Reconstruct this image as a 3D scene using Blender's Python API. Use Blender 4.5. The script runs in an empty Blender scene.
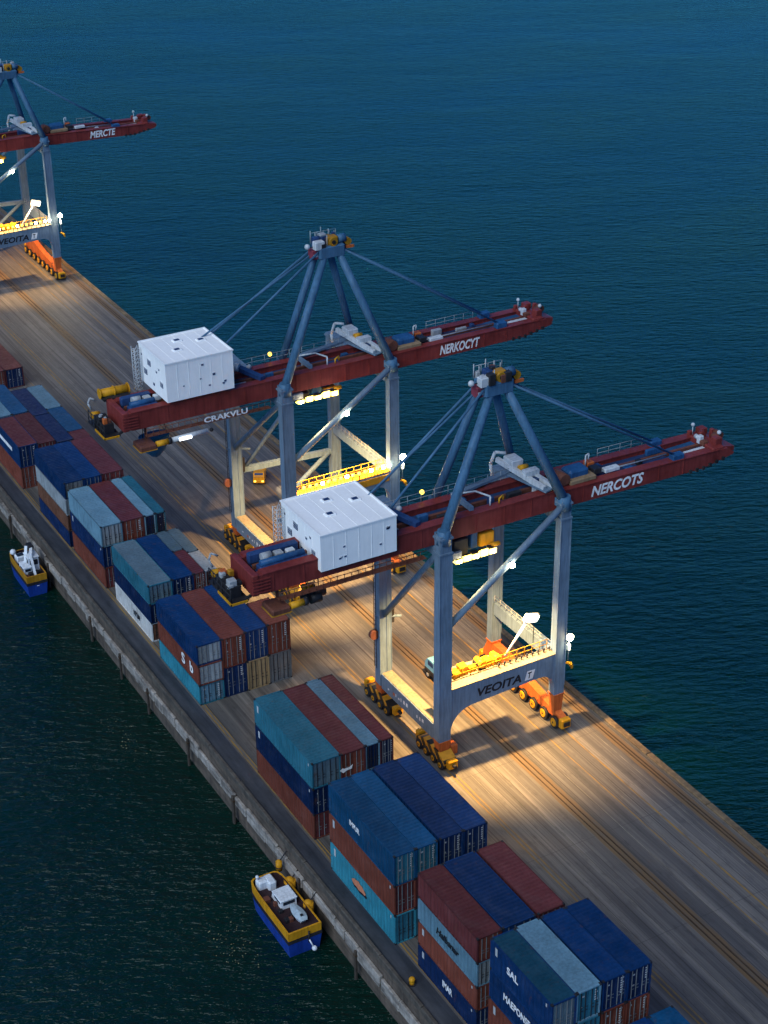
import bpy, math, random
from mathutils import Vector, Matrix

random.seed(7)
R = math.radians
scene = bpy.context.scene
col = scene.collection

# ------------------------------------------------------------------ materials
def nodes_of(m):
    m.use_nodes = True
    nt = m.node_tree
    nt.nodes.clear()
    out = nt.nodes.new('ShaderNodeOutputMaterial')
    b = nt.nodes.new('ShaderNodeBsdfPrincipled')
    nt.links.new(b.outputs[0], out.inputs[0])
    return nt, b

def N(nt, t, **kw):
    n = nt.nodes.new(t)
    for k, v in kw.items():
        setattr(n, k, v)
    return n

def mapping(nt, scale, coord='Object', rot=(0, 0, 0)):
    tc = N(nt, 'ShaderNodeTexCoord')
    mp = N(nt, 'ShaderNodeMapping')
    mp.inputs['Scale'].default_value = scale
    mp.inputs['Rotation'].default_value = rot
    nt.links.new(tc.outputs[coord], mp.inputs[0])
    return mp

def noise(nt, scale_vec, scale=1.0, detail=4, rough=0.55):
    mp = mapping(nt, scale_vec)
    n = N(nt, 'ShaderNodeTexNoise')
    n.inputs['Scale'].default_value = scale
    n.inputs['Detail'].default_value = detail
    n.inputs['Roughness'].default_value = rough
    nt.links.new(mp.outputs[0], n.inputs['Vector'])
    return n

def ramp(nt, src, stops):
    r = N(nt, 'ShaderNodeValToRGB')
    e = r.color_ramp.elements
    while len(e) < len(stops):
        e.new(0.5)
    for el, (p, c) in zip(e, stops):
        el.position = p
        el.color = (c, c, c, 1) if isinstance(c, (int, float)) else (*c, 1)
    nt.links.new(src, r.inputs[0])
    return r

def mix(nt, fac, a, b, blend='MIX'):
    m = N(nt, 'ShaderNodeMix', data_type='RGBA', blend_type=blend)
    for s, v in ((m.inputs[0], fac), (m.inputs[6], a), (m.inputs[7], b)):
        if hasattr(v, 'is_linked') or hasattr(v, 'links'):
            nt.links.new(v, s)
        elif isinstance(v, (int, float)):
            s.default_value = v
        else:
            s.default_value = (*v, 1)
    return m.outputs[2]

def bump(nt, b, height, strength=0.3, dist=0.05):
    bp = N(nt, 'ShaderNodeBump')
    bp.inputs['Strength'].default_value = strength
    bp.inputs['Distance'].default_value = dist
    nt.links.new(height, bp.inputs['Height'])
    nt.links.new(bp.outputs[0], b.inputs['Normal'])

_mats = {}
def paint(name, c, rough=0.5, var=0.22, rust=0.35, metal=0.0, runs=0.68, worn=False):
    if name in _mats:
        return _mats[name]
    m = bpy.data.materials.new(name)
    nt, b = nodes_of(m)
    lo = tuple(x * (1 - var) for x in c)
    hi = tuple(min(1, x * (1 + var) + 0.004) for x in c)
    n1 = noise(nt, (0.5, 0.35, 0.5), 1.0, 6, 0.6)
    r1 = ramp(nt, n1.outputs[0], [(0.3, lo), (0.7, hi)])
    n2 = noise(nt, (4.5, 4.5, 0.45), 1.0, 3, 0.6)          # runs of dirt down the faces
    r2 = ramp(nt, n2.outputs[0], [(0.35, runs), (0.58, 1.0)])
    c1 = mix(nt, 0.75, r1.outputs[0], r2.outputs[0], 'MULTIPLY')
    if rust > 0:
        n3 = noise(nt, (1.6, 1.6, 1.1), 1.0, 9, 0.72)
        if worn:                                              # every box fades a little differently, with chalky patches
            oi = N(nt, 'ShaderNodeObjectInfo')
            rv = ramp(nt, oi.outputs['Random'], [(0.0, 0.74), (1.0, 1.22)])
            c1 = mix(nt, 1.0, c1, rv.outputs[0], 'MULTIPLY')
            n5 = noise(nt, (0.9, 0.5, 0.9), 1.0, 8, 0.7)
            r5 = ramp(nt, n5.outputs[0], [(0.5, 0.0), (0.72, 0.30)])
            c1 = mix(nt, r5.outputs[0], c1, tuple(min(1, x * 0.8 + 0.055) for x in c))
        r3 = ramp(nt, n3.outputs[0], [(0.60 if worn else 0.64, 0.0), (0.70 if worn else 0.74, rust)])
        c1 = mix(nt, r3.outputs[0], c1, (0.10, 0.05, 0.03))
    nt.links.new(c1, b.inputs['Base Color'])
    b.inputs['Metallic'].default_value = metal
    b.inputs['Specular IOR Level'].default_value = 0.15
    n4 = noise(nt, (2, 2, 2), 1.0, 5)
    r4 = ramp(nt, n4.outputs[0], [(0.3, rough - 0.12), (0.7, rough + 0.15)])
    nt.links.new(r4.outputs[0], b.inputs['Roughness'])
    bump(nt, b, n1.outputs[0], 0.15, 0.05)
    _mats[name] = m
    return m

def lamp_mat(name, c, s):
    if name in _mats:
        return _mats[name]
    m = bpy.data.materials.new(name)
    nt, b = nodes_of(m)
    b.inputs['Base Color'].default_value = (*c, 1)
    n = noise(nt, (6, 6, 6), 1.0, 2)
    r = ramp(nt, n.outputs[0], [(0.3, tuple(x * 0.8 for x in c)), (0.7, c)])
    nt.links.new(r.outputs[0], b.inputs['Emission Color'])
    b.inputs['Emission Strength'].default_value = s
    _mats[name] = m
    return m

C = {
    'maroon': (0.100, 0.024, 0.026), 'red-brown': (0.150, 0.040, 0.026), 'navy': (0.002, 0.016, 0.066),
    'dark blue': (0.002, 0.028, 0.105), 'mid-blue': (0.003, 0.056, 0.140), 'teal': (0.020, 0.120, 0.175),
    'turquoise': (0.022, 0.165, 0.225), 'light blue': (0.115, 0.225, 0.300), 'grey-blue': (0.085, 0.135, 0.170),
    'petrol blue': (0.008, 0.058, 0.098), 'white': (0.56, 0.56, 0.55), 'tan': (0.28, 0.195, 0.10), 'grey': (0.12, 0.128, 0.135),
    'pale grey': (0.23, 0.26, 0.28), 'brown': (0.125, 0.055, 0.034),
}
def cm(k):
    return paint('container ' + k, C[k], 0.5, 0.2, 0.6, worn=True)

BLUE = paint('crane blue paint', (0.135, 0.20, 0.28), 0.45, 0.15, 0.2)
FRAME_BLUE = paint('mast blue paint', (0.055, 0.135, 0.235), 0.45, 0.15, 0.2)
RED = paint('girder red paint', (0.19, 0.032, 0.029), 0.45, 0.2, 0.3)
BROWN = paint('rail red brown', (0.15, 0.055, 0.036), 0.55, 0.25, 0.3)
ORANGE = paint('orange primer', (0.50, 0.12, 0.03), 0.5, 0.18, 0.25)
YELLOW = paint('safety yellow', (0.58, 0.27, 0.012), 0.45, 0.15, 0.2)
OCHRE = paint('ochre yellow', (0.40, 0.19, 0.014), 0.5, 0.2, 0.3)
DARK = paint('grimy black steel', (0.022, 0.022, 0.026), 0.5, 0.3, 0.2)
NAVY = paint('machinery navy', (0.02, 0.05, 0.14), 0.4, 0.25, 0.15)
MIDB = paint('machinery blue', (0.02, 0.085, 0.21), 0.4, 0.2, 0.15)
GREY = paint('galvanised grey', (0.34, 0.36, 0.38), 0.45, 0.2, 0.2)
LGREY = paint('light grey steel', (0.52, 0.55, 0.58), 0.45, 0.15, 0.15)
WHITE = paint('house white paint', (0.88, 0.88, 0.88), 0.5, 0.04, 0.06, 0, 0.94)
CREAM = paint('walkway and lamplit sill plate', (0.20, 0.17, 0.12), 0.6, 0.15, 0.1)
LETTER_W = paint('white lettering', (0.78, 0.78, 0.80), 0.6, 0.12, 0.0)
STENCIL = paint('faded stencil white', (0.42, 0.44, 0.46), 0.7, 0.3, 0.0)
LETTER_K = paint('black lettering', (0.012, 0.014, 0.02), 0.6, 0.1, 0.0)
WARM = lamp_mat('floodlight glass', (1.0, 0.66, 0.11), 3.2)
CORE = lamp_mat('floodlight bulb', (1.0, 0.85, 0.55), 60)
WARM2 = lamp_mat('walkway lamp glass', (1.0, 0.58, 0.06), 2.6)
COOL = lamp_mat('white tube lamp', (0.85, 0.93, 1.0), 5)
ROD = paint('door rod steel', (0.16, 0.17, 0.18), 0.5, 0.25, 0.3)
RUBBER = paint('black rubber', (0.018, 0.018, 0.018), 0.75, 0.2, 0.0)
CONC = None

def hazard():
    m = bpy.data.materials.new('hazard stripes')
    nt, b = nodes_of(m)
    mp = mapping(nt, (0.9, 0.9, 0.9), rot=(R(40), 0, 0))
    w = N(nt, 'ShaderNodeTexWave', wave_type='BANDS', bands_direction='Y')
    w.inputs['Scale'].default_value = 0.38
    w.inputs['Distortion'].default_value = 0.25
    nt.links.new(mp.outputs[0], w.inputs['Vector'])
    r = ramp(nt, w.outputs[0], [(0.56, (0.012, 0.011, 0.010)), (0.62, (0.60, 0.27, 0.015))])
    n = noise(nt, (1.5, 1.5, 1.5), 1, 5)
    r2 = ramp(nt, n.outputs[0], [(0.35, 0.55), (0.6, 1.0)])
    nt.links.new(mix(nt, 0.8, r.outputs[0], r2.outputs[0], 'MULTIPLY'), b.inputs['Base Color'])
    b.inputs['Roughness'].default_value = 0.5
    return m
HAZ = hazard()

def deck_material():
    m = bpy.data.materials.new('weathered pier deck')
    nt, b = nodes_of(m)
    a = noise(nt, (1.1, 0.018, 1), 1.0, 5, 0.65)
    c = noise(nt, (5.0, 0.05, 1), 1.0, 4, 0.65)
    d = noise(nt, (0.10, 0.045, 1), 1.0, 7, 0.68)
    e = noise(nt, (1.6, 0.5, 1), 1.0, 6, 0.7)
    base = ramp(nt, a.outputs[0], [(0.28, (0.050, 0.047, 0.045)), (0.48, (0.100, 0.092, 0.086)), (0.62, (0.155, 0.141, 0.127)), (0.8, (0.080, 0.074, 0.070))])
    fine = ramp(nt, c.outputs[0], [(0.3, 0.58), (0.55, 1.0), (0.75, 1.2)])
    k = mix(nt, 0.9, base.outputs[0], fine.outputs[0], 'MULTIPLY')
    big = ramp(nt, d.outputs[0], [(0.3, 0.72), (0.65, 1.12)])
    k = mix(nt, 0.8, k, big.outputs[0], 'MULTIPLY')
    spots = ramp(nt, e.outputs[0], [(0.32, 0.5), (0.46, 1.0)])
    k = mix(nt, 0.7, k, spots.outputs[0], 'MULTIPLY')
    # board seams along the pier
    mp = mapping(nt, (1, 1, 1))
    sx = N(nt, 'ShaderNodeSeparateXYZ')
    nt.links.new(mp.outputs[0], sx.inputs[0])
    def seam(out, period, width, off=0.0):
        a1 = N(nt, 'ShaderNodeMath', operation='ADD'); a1.inputs[1].default_value = off
        nt.links.new(out, a1.inputs[0])
        dv = N(nt, 'ShaderNodeMath', operation='DIVIDE'); dv.inputs[1].default_value = period
        nt.links.new(a1.outputs[0], dv.inputs[0])
        fr = N(nt, 'ShaderNodeMath', operation='FRACT'); nt.links.new(dv.outputs[0], fr.inputs[0])
        lt = N(nt, 'ShaderNodeMath', operation='LESS_THAN'); lt.inputs[1].default_value = width / period
        nt.links.new(fr.outputs[0], lt.inputs[0])
        return lt.outputs[0]
    s1 = seam(sx.outputs[0], 0.74, 0.05)
    s2 = seam(sx.outputs[1], 11.7, 0.07, 3.0)
    s3 = seam(sx.outputs[0], 4.1, 0.10, 1.3)
    brk = noise(nt, (1.3, 0.06, 1), 1, 3)
    bl = ramp(nt, brk.outputs[0], [(0.42, 0.0), (0.58, 1.0)])
    def cell(out, period):
        dv = N(nt, 'ShaderNodeMath', operation='DIVIDE'); dv.inputs[1].default_value = period
        nt.links.new(out, dv.inputs[0])
        fl = N(nt, 'ShaderNodeMath', operation='FLOOR'); nt.links.new(dv.outputs[0], fl.inputs[0])
        return fl.outputs[0]
    cx_ = cell(sx.outputs[0], 0.74)
    sh = N(nt, 'ShaderNodeMath', operation='MULTIPLY_ADD'); nt.links.new(cx_, sh.inputs[0]); sh.inputs[1].default_value = 5.37; nt.links.new(sx.outputs[1], sh.inputs[2])
    cv = N(nt, 'ShaderNodeCombineXYZ'); nt.links.new(cx_, cv.inputs[0]); nt.links.new(cell(sh.outputs[0], 70.0), cv.inputs[1])
    wn = N(nt, 'ShaderNodeTexWhiteNoise', noise_dimensions='2D'); nt.links.new(cv.outputs[0], wn.inputs['Vector'])
    pl = ramp(nt, wn.outputs['Value'], [(0.0, 0.80), (1.0, 1.20)])
    k = mix(nt, 0.85, k, pl.outputs[0], 'MULTIPLY')
    f1 = N(nt, 'ShaderNodeMath', operation='MULTIPLY'); nt.links.new(s1, f1.inputs[0]); nt.links.new(bl.outputs[0], f1.inputs[1])
    k = mix(nt, f1.outputs[0], k, (0.034, 0.029, 0.026))
    f2 = N(nt, 'ShaderNodeMath', operation='MULTIPLY'); nt.links.new(s2, f2.inputs[0]); f2.inputs[1].default_value = 0.45
    k = mix(nt, f2.outputs[0], k, (0.036, 0.032, 0.028))
    f3 = N(nt, 'ShaderNodeMath', operation='MULTIPLY'); nt.links.new(s3, f3.inputs[0]); f3.inputs[1].default_value = 0.7
    k = mix(nt, f3.outputs[0], k, (0.034, 0.029, 0.025))
    nt.links.new(k, b.inputs['Base Color'])
    b.inputs['Roughness'].default_value = 0.62
    bump(nt, b, c.outputs[0], 0.25, 0.03)
    return m

def asphalt_material():
    m = bpy.data.materials.new('quay road asphalt')
    nt, b = nodes_of(m)
    a = noise(nt, (1.2, 0.05, 1), 1, 5, 0.6)
    d = noise(nt, (0.9, 0.35, 1), 1, 7, 0.7)
    base = ramp(nt, a.outputs[0], [(0.3, (0.014, 0.018, 0.026)), (0.7, (0.050, 0.054, 0.065))])
    sp = ramp(nt, d.outputs[0], [(0.3, 0.5), (0.5, 1.0), (0.72, 1.5)])
    nt.links.new(mix(nt, 0.85, base.outputs[0], sp.outputs[0], 'MULTIPLY'), b.inputs['Base Color'])
    b.inputs['Roughness'].default_value = 0.7
    bump(nt, b, d.outputs[0], 0.3, 0.03)
    return m

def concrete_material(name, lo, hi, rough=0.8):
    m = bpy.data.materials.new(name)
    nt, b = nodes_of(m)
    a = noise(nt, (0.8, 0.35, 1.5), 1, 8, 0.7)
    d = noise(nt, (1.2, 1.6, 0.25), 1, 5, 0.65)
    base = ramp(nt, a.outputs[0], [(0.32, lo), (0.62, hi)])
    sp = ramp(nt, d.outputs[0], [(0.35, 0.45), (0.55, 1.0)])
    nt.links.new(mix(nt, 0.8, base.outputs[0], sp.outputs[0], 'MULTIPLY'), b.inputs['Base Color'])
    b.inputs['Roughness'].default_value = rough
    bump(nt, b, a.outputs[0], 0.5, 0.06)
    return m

def worn_line(name, c, under=(0.08, 0.07, 0.06), keep=0.5):
    m = bpy.data.materials.new(name)
    nt, b = nodes_of(m)
    a = noise(nt, (6, 0.5, 1), 1, 7, 0.7)
    f = ramp(nt, a.outputs[0], [(keep - 0.1, 0.0), (keep + 0.1, 1.0)])
    nt.links.new(mix(nt, f.outputs[0], under, c), b.inputs['Base Color'])
    b.inputs['Roughness'].default_value = 0.7
    return m

def water_material():
    m = bpy.data.materials.new('harbour water')
    nt, b = nodes_of(m)
    big = noise(nt, (0.012, 0.03, 1), 1, 4, 0.6)
    base = ramp(nt, big.outputs[0], [(0.3, (0.0004, 0.0125, 0.0085)), (0.7, (0.0007, 0.0170, 0.0120))])
    nt.links.new(base.outputs[0], b.inputs['Base Color'])
    b.inputs['IOR'].default_value = 1.33
    rr = ramp(nt, big.outputs[0], [(0.35, 0.11), (0.7, 0.18)])
    nt.links.new(rr.outputs[0], b.inputs['Roughness'])
    def wave(sx_, sy_, det, rg):
        n = noise(nt, (sx_, sy_, 1), 1, det, rg)
        mp = n.inputs['Vector'].links[0].from_node
        mp.vector_type = 'TEXTURE'
        mp.inputs['Rotation'].default_value = (0, 0, R(-26))
        return n
    n1 = wave(1.9, 0.7, 4, 0.6)
    n2 = wave(11.0, 4.0, 3, 0.5)
    n3 = wave(0.8, 0.32, 3, 0.6)
    ad = N(nt, 'ShaderNodeMath', operation='MULTIPLY_ADD')
    nt.links.new(n2.outputs[0], ad.inputs[0]); ad.inputs[1].default_value = 0.6
    nt.links.new(n1.outputs[0], ad.inputs[2])
    ad2 = N(nt, 'ShaderNodeMath', operation='MULTIPLY_ADD')
    nt.links.new(n3.outputs[0], ad2.inputs[0]); ad2.inputs[1].default_value = 0.12
    nt.links.new(ad.outputs[0], ad2.inputs[2])
    pt = wave(60.0, 26.0, 4, 0.6)
    pr = ramp(nt, pt.outputs[0], [(0.36, 0.55), (0.62, 1.0)])
    hm = N(nt, 'ShaderNodeMath', operation='MULTIPLY')
    nt.links.new(ad2.outputs[0], hm.inputs[0]); nt.links.new(pr.outputs[0], hm.inputs[1])
    bump(nt, b, hm.outputs[0], 1.0, WAVE)
    return m
WAVE = 0.55

# ------------------------------------------------------------------ mesh builder
class MB:
    def __init__(self):
        self.v = []; self.f = []; self.mi = []; self.mats = []; self.smooth = []
        self.cur = 0
    def mat(self, m):
        if m not in self.mats:
            self.mats.append(m)
        self.cur = self.mats.index(m)
        return self
    def face(self, idx, smooth=False):
        self.f.append(tuple(idx)); self.mi.append(self.cur); self.smooth.append(smooth)
    def add(self, pts, faces, smooth=False):
        o = len(self.v)
        self.v.extend([tuple(p) for p in pts])
        for f in faces:
            self.face([o + i for i in f], smooth)
        return self
    def box(self, x0, x1, y0, y1, z0, z1):
        p = [(x0, y0, z0), (x1, y0, z0), (x1, y1, z0), (x0, y1, z0), (x0, y0, z1), (x1, y0, z1), (x1, y1, z1), (x0, y1, z1)]
        return self.add(p, [(0, 3, 2, 1), (4, 5, 6, 7), (0, 1, 5, 4), (1, 2, 6, 5), (2, 3, 7, 6), (3, 0, 4, 7)])
    def cbox(self, x, y, z, sx, sy, sz):
        return self.box(x - sx / 2, x + sx / 2, y - sy / 2, y + sy / 2, z - sz / 2, z + sz / 2)
    def bevbox(self, x0, x1, y0, y1, z0, z1, b=0.08):
        # box with chamfered vertical and top edges
        def ring(x0, x1, y0, y1, z, k):
            return [(x0 + k, y0, z), (x1 - k, y0, z), (x1, y0 + k, z), (x1, y1 - k, z), (x1 - k, y1, z), (x0 + k, y1, z), (x0, y1 - k, z), (x0, y0 + k, z)]
        p = ring(x0, x1, y0, y1, z0, b) + ring(x0, x1, y0, y1, z1 - b, b) + ring(x0 + b, x1 - b, y0 + b, y1 - b, z1, b * 0.5)
        f = [tuple(range(7, -1, -1)), tuple(range(16, 24))]
        for r in (0, 8):
            for i in range(8):
                j = (i + 1) % 8
                f.append((r + i, r + j, r + 8 + j, r + 8 + i))
        return self.add(p, f)
    def beam(self, a, b, w, h, w2=None, h2=None, up=(0, 0, 1)):
        a = Vector(a); b = Vector(b); d = (b - a).normalized()
        u = Vector(up)
        if abs(d.dot(u)) > 0.98:
            u = Vector((0, 1, 0))
        s = d.cross(u).normalized(); t = s.cross(d).normalized()
        w2 = w if w2 is None else w2; h2 = h if h2 is None else h2
        p = []
        for c, ww, hh in ((a, w, h), (b, w2, h2)):
            for i, j in ((-1, -1), (1, -1), (1, 1), (-1, 1)):
                p.append(c + s * (i * ww / 2) + t * (j * hh / 2))
        return self.add(p, [(3, 2, 1, 0), (4, 5, 6, 7), (0, 1, 5, 4), (1, 2, 6, 5), (2, 3, 7, 6), (3, 0, 4, 7)])
    def tube(self, a, b, r, r2=None, n=12, cap=True):
        a = Vector(a); b = Vector(b); d = (b - a).normalized()
        u = Vector((0, 0, 1)) if abs(d.z) < 0.95 else Vector((0, 1, 0))
        s = d.cross(u).normalized(); t = s.cross(d).normalized()
        r2 = r if r2 is None else r2
        p = []
        for c, rr in ((a, r), (b, r2)):
            for i in range(n):
                an = 2 * math.pi * i / n
                p.append(c + s * (math.cos(an) * rr) + t * (math.sin(an) * rr))
        o = len(self.v)
        self.v.extend([tuple(q) for q in p])
        for i in range(n):
            j = (i + 1) % n
            self.face((o + i, o + j, o + n + j, o + n + i), True)
        if cap:
            self.face([o + i for i in range(n - 1, -1, -1)])
            self.face([o + n + i for i in range(n)])
        return self
    def path(self, pts, r, n=6):
        for a, b in zip(pts, pts[1:]):
            self.tube(a, b, r, n=n)
        return self
    def ball(self, c, r, n=10, m=6):
        c = Vector(c); p = []; f = []
        for i in range(1, m):
            th = math.pi * i / m
            for j in range(n):
                ph = 2 * math.pi * j / n
                p.append(c + Vector((math.sin(th) * math.cos(ph), math.sin(th) * math.sin(ph), math.cos(th))) * r)
        p.append(c + Vector((0, 0, r))); p.append(c - Vector((0, 0, r)))
        top = len(p) - 2; bot = len(p) - 1
        for i in range(m - 2):
            for j in range(n):
                k = (j + 1) % n
                f.append((i * n + j, (i + 1) * n + j, (i + 1) * n + k, i * n + k))
        for j in range(n):
            k = (j + 1) % n
            f.append((top, j, k)); f.append((bot, (m - 2) * n + k, (m - 2) * n + j))
        return self.add(p, f, True)
    def prism(self, prof, axis, a0, a1):
        # closed 2-D outline extruded along axis ('y': outline is x,z ; 'x': outline is y,z ; 'z': x,y)
        def P(u, v, w):
            return {'y': (u, w, v), 'x': (w, u, v), 'z': (u, v, w)}[axis]
        n = len(prof)
        p = [P(u, v, a0) for u, v in prof] + [P(u, v, a1) for u, v in prof]
        f = [tuple(range(n)), tuple(range(2 * n - 1, n - 1, -1))]
        for i in range(n):
            j = (i + 1) % n
            f.append((i, n + i, n + j, j))
        return self.add(p, f)
    def build(self, name, m=None, parent=None, fix=True):
        if m is not None and not self.mats:
            self.mats = [m]
        org = Vector((0, 0, 0))
        q = parent
        if q is not None:
            while q.parent is not None:
                q = q.parent
            org = Vector(q.location)
        me = bpy.data.meshes.new(name)
        me.from_pydata([tuple(Vector(v) - org) for v in self.v], [], self.f)
        for mm in self.mats:
            me.materials.append(mm)
        me.polygons.foreach_set('material_index', self.mi)
        me.polygons.foreach_set('use_smooth', self.smooth)
        me.update()
        if fix:
            import bmesh
            bm = bmesh.new(); bm.from_mesh(me)
            bmesh.ops.recalc_face_normals(bm, faces=bm.faces)
            bm.to_mesh(me); bm.free()
        o = bpy.data.objects.new(name, me)
        col.objects.link(o)
        if parent is not None:
            o.parent = parent
        return o

def tag(o, label=None, cat=None, group=None, kind=None):
    if label: o['label'] = label
    if cat: o['category'] = cat
    if group: o['group'] = group
    if kind: o['kind'] = kind
    return o

def empty(name, loc, label, cat, group=None):
    o = bpy.data.objects.new(name, None)
    o.location = loc
    o.empty_display_size = 0.5
    col.objects.link(o)
    return tag(o, label, cat, group)

def letters(text, width, height, origin, xdir, parent, m, name='lettering', depth=0.02, shear=0.0, space=1.0):
    """Flat raised letters as a mesh: lower left at origin, running along xdir, upright in z."""
    cu = bpy.data.curves.new('t', 'FONT')
    cu.body = text; cu.extrude = depth; cu.shear = shear; cu.space_character = space
    cu.resolution_u = 3
    cu.offset = 0.03
    ob = bpy.data.objects.new('t', cu); col.objects.link(ob)
    dg = bpy.context.evaluated_depsgraph_get(); dg.update()
    me = bpy.data.meshes.new_from_object(ob.evaluated_get(dg))
    bpy.data.objects.remove(ob); bpy.data.curves.remove(cu)
    xs = [v.co.x for v in me.vertices]; ys = [v.co.y for v in me.vertices]
    x0, x1, y0, y1 = min(xs), max(xs), min(ys), max(ys)
    X = Vector(xdir).normalized(); Z = Vector((0, 0, 1)); Nn = X.cross(Z)
    q = parent
    while q.parent is not None: q = q.parent
    org = Vector(q.location)
    for v in me.vertices:
        c = v.co.copy()
        v.co = Vector(origin) + X * ((c.x - x0) / (x1 - x0) * width) + Z * ((c.y - y0) / (y1 - y0) * height) + Nn * c.z - org
    me.materials.clear(); me.materials.append(m)
    me.name = name
    o = bpy.data.objects.new(name, me); col.objects.link(o); o.parent = parent
    return o

def light(kind, name, loc, energy, color, parent, size=1.0, target=None, spot=None, blend=0.5):
    l = bpy.data.lights.new(name, kind)
    l.energy = energy; l.color = color
    if kind == 'AREA':
        l.shape = 'DISK'; l.size = size
    else:
        l.shadow_soft_size = size
    if kind == 'SPOT':
        l.spot_size = spot; l.spot_blend = blend
    o = bpy.data.objects.new(name, l); col.objects.link(o)
    org = Vector((0, 0, 0))
    if parent is not None:
        o.parent = parent; org = Vector(parent.location)
    o.location = Vector(loc) - org
    if target is not None:
        o.rotation_euler = (Vector(target) - Vector(loc)).to_track_quat('-Z', 'Y').to_euler()
    return o

# ------------------------------------------------------------------ setting
XL, XR, ZW = -7.73, 24.45, -4.3
Y_NEAR, Y_FAR = -120.0, 420.0

w = MB(); w.add([(-2500, -1500, ZW), (2500, -1500, ZW), (2500, 6000, ZW), (-2500, 6000, ZW)], [(0, 1, 2, 3)])
tag(w.build('water', water_material()), kind='structure')

DECK = deck_material()
d = MB(); d.box(XL + 0.21, XR - 0.5, Y_NEAR, Y_FAR, -1.4, 0.0)
tag(d.build('pier_deck', DECK), kind='structure')
rd = MB(); rd.add([(XL + 0.23, Y_NEAR, 0.004), (-5.95, Y_NEAR, 0.004), (-5.95, Y_FAR, 0.004), (XL + 0.23, Y_FAR, 0.004)], [(0, 1, 2, 3)])
tag(rd.build('quay_road', asphalt_material()), kind='structure')

LINE_Y = worn_line('worn yellow line', (0.26, 0.15, 0.03), keep=0.47)
LINE_P = worn_line('pale scuffed line', (0.2, 0.18, 0.15), keep=0.5)
LINE_O = worn_line('brown grooved track', (0.13, 0.08, 0.036), keep=0.45)
def strip(name, x, wd, m, z, y0=Y_NEAR, y1=Y_FAR):
    s = MB(); s.add([(x - wd / 2, y0, z), (x + wd / 2, y0, z), (x + wd / 2, y1, z), (x - wd / 2, y1, z)], [(0, 1, 2, 3)])
    return tag(s.build(name, m), kind='structure')
for x, wd, m in ((8.15, 0.16, LINE_Y), (8.55, 0.13, LINE_Y), (-5.72, 0.14, LINE_Y), (-5.45, 0.10, LINE_Y), (20.05, 0.16, LINE_Y),
                 (18.2, 0.10, LINE_Y), (11.8, 0.07, LINE_P), (16.4, 0.06, LINE_P), (22.0, 0.08, LINE_P), (5.0, 0.12, LINE_Y), (9.6, 0.06, LINE_P)):
    strip('painted_line', x, wd, m, 0.004)
RAILM = paint('rail steel', (0.10, 0.062, 0.038), 0.4, 0.25, 0.5, 0.4)
GROOVE = concrete_material('rail groove', (0.03, 0.024, 0.018), (0.075, 0.055, 0.035))
def rails(x, gauge):
    strip('track_bed', x, gauge + 0.75, LINE_O, 0.0045)
    for s in (-1, 1):
        strip('rail_groove', x + s * gauge / 2, 0.17, GROOVE, 0.009)
        rr = MB()
        rr.box(x + s * gauge / 2 - 0.035, x + s * gauge / 2 + 0.035, Y_NEAR, Y_FAR, 0.012, 0.05)
        tag(rr.build('rail_track', RAILM), kind='structure')
rails(14.45, 0.45)
rails(23.05, 0.30)

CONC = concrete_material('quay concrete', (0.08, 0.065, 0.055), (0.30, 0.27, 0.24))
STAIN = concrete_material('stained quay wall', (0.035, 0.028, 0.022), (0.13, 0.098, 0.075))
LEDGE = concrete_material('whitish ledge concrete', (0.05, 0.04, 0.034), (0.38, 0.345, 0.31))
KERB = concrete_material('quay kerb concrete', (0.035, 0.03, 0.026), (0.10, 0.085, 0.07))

# near quay wall: capping kerb, ledge, wall face
q = empty('quay_wall', (XL, 0, ZW), 'stained concrete quay wall with whitish ledge along the near water', 'wall')
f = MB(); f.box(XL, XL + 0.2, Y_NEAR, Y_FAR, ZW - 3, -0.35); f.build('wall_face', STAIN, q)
f = MB()
y = Y_NEAR
rl = random.Random(17)
while y < Y_FAR:
    ln = rl.uniform(1.6, 3.6); o_ = rl.uniform(0.20, 0.40)
    f.bevbox(XL - o_, XL - 0.003, y + 0.03, y + ln - 0.06, -2.3 + rl.uniform(-0.25, 0.1), -1.35 + rl.uniform(-0.22, 0.1), 0.06)
    y += ln
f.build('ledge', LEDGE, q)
f = MB()
y = Y_NEAR
while y < Y_FAR:
    f.bevbox(XL - 0.10, XL + 0.22, y + 0.02, y + 5.96, -0.347, 0.20 + random.uniform(-0.015, 0.015), 0.05)
    y += 6.0
f.build('kerb', KERB, q)
# far quay wall
q2 = empty('quay_wall', (XR, 0, ZW), 'low concrete quay wall on the open water side behind the cranes', 'wall')
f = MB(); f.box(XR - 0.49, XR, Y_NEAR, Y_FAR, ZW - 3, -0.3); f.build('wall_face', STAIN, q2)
f = MB()
y = Y_NEAR
while y < Y_FAR:
    f.bevbox(XR - 0.49, XR + 0.08, y + 0.02, y + 7.96, -0.297, 0.14 + random.uniform(-0.01, 0.01), 0.05)
    y += 8.0
EDGE = concrete_material('quay edge timber', (0.07, 0.045, 0.025), (0.18, 0.13, 0.075))
f.build('kerb', EDGE, q2)

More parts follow.
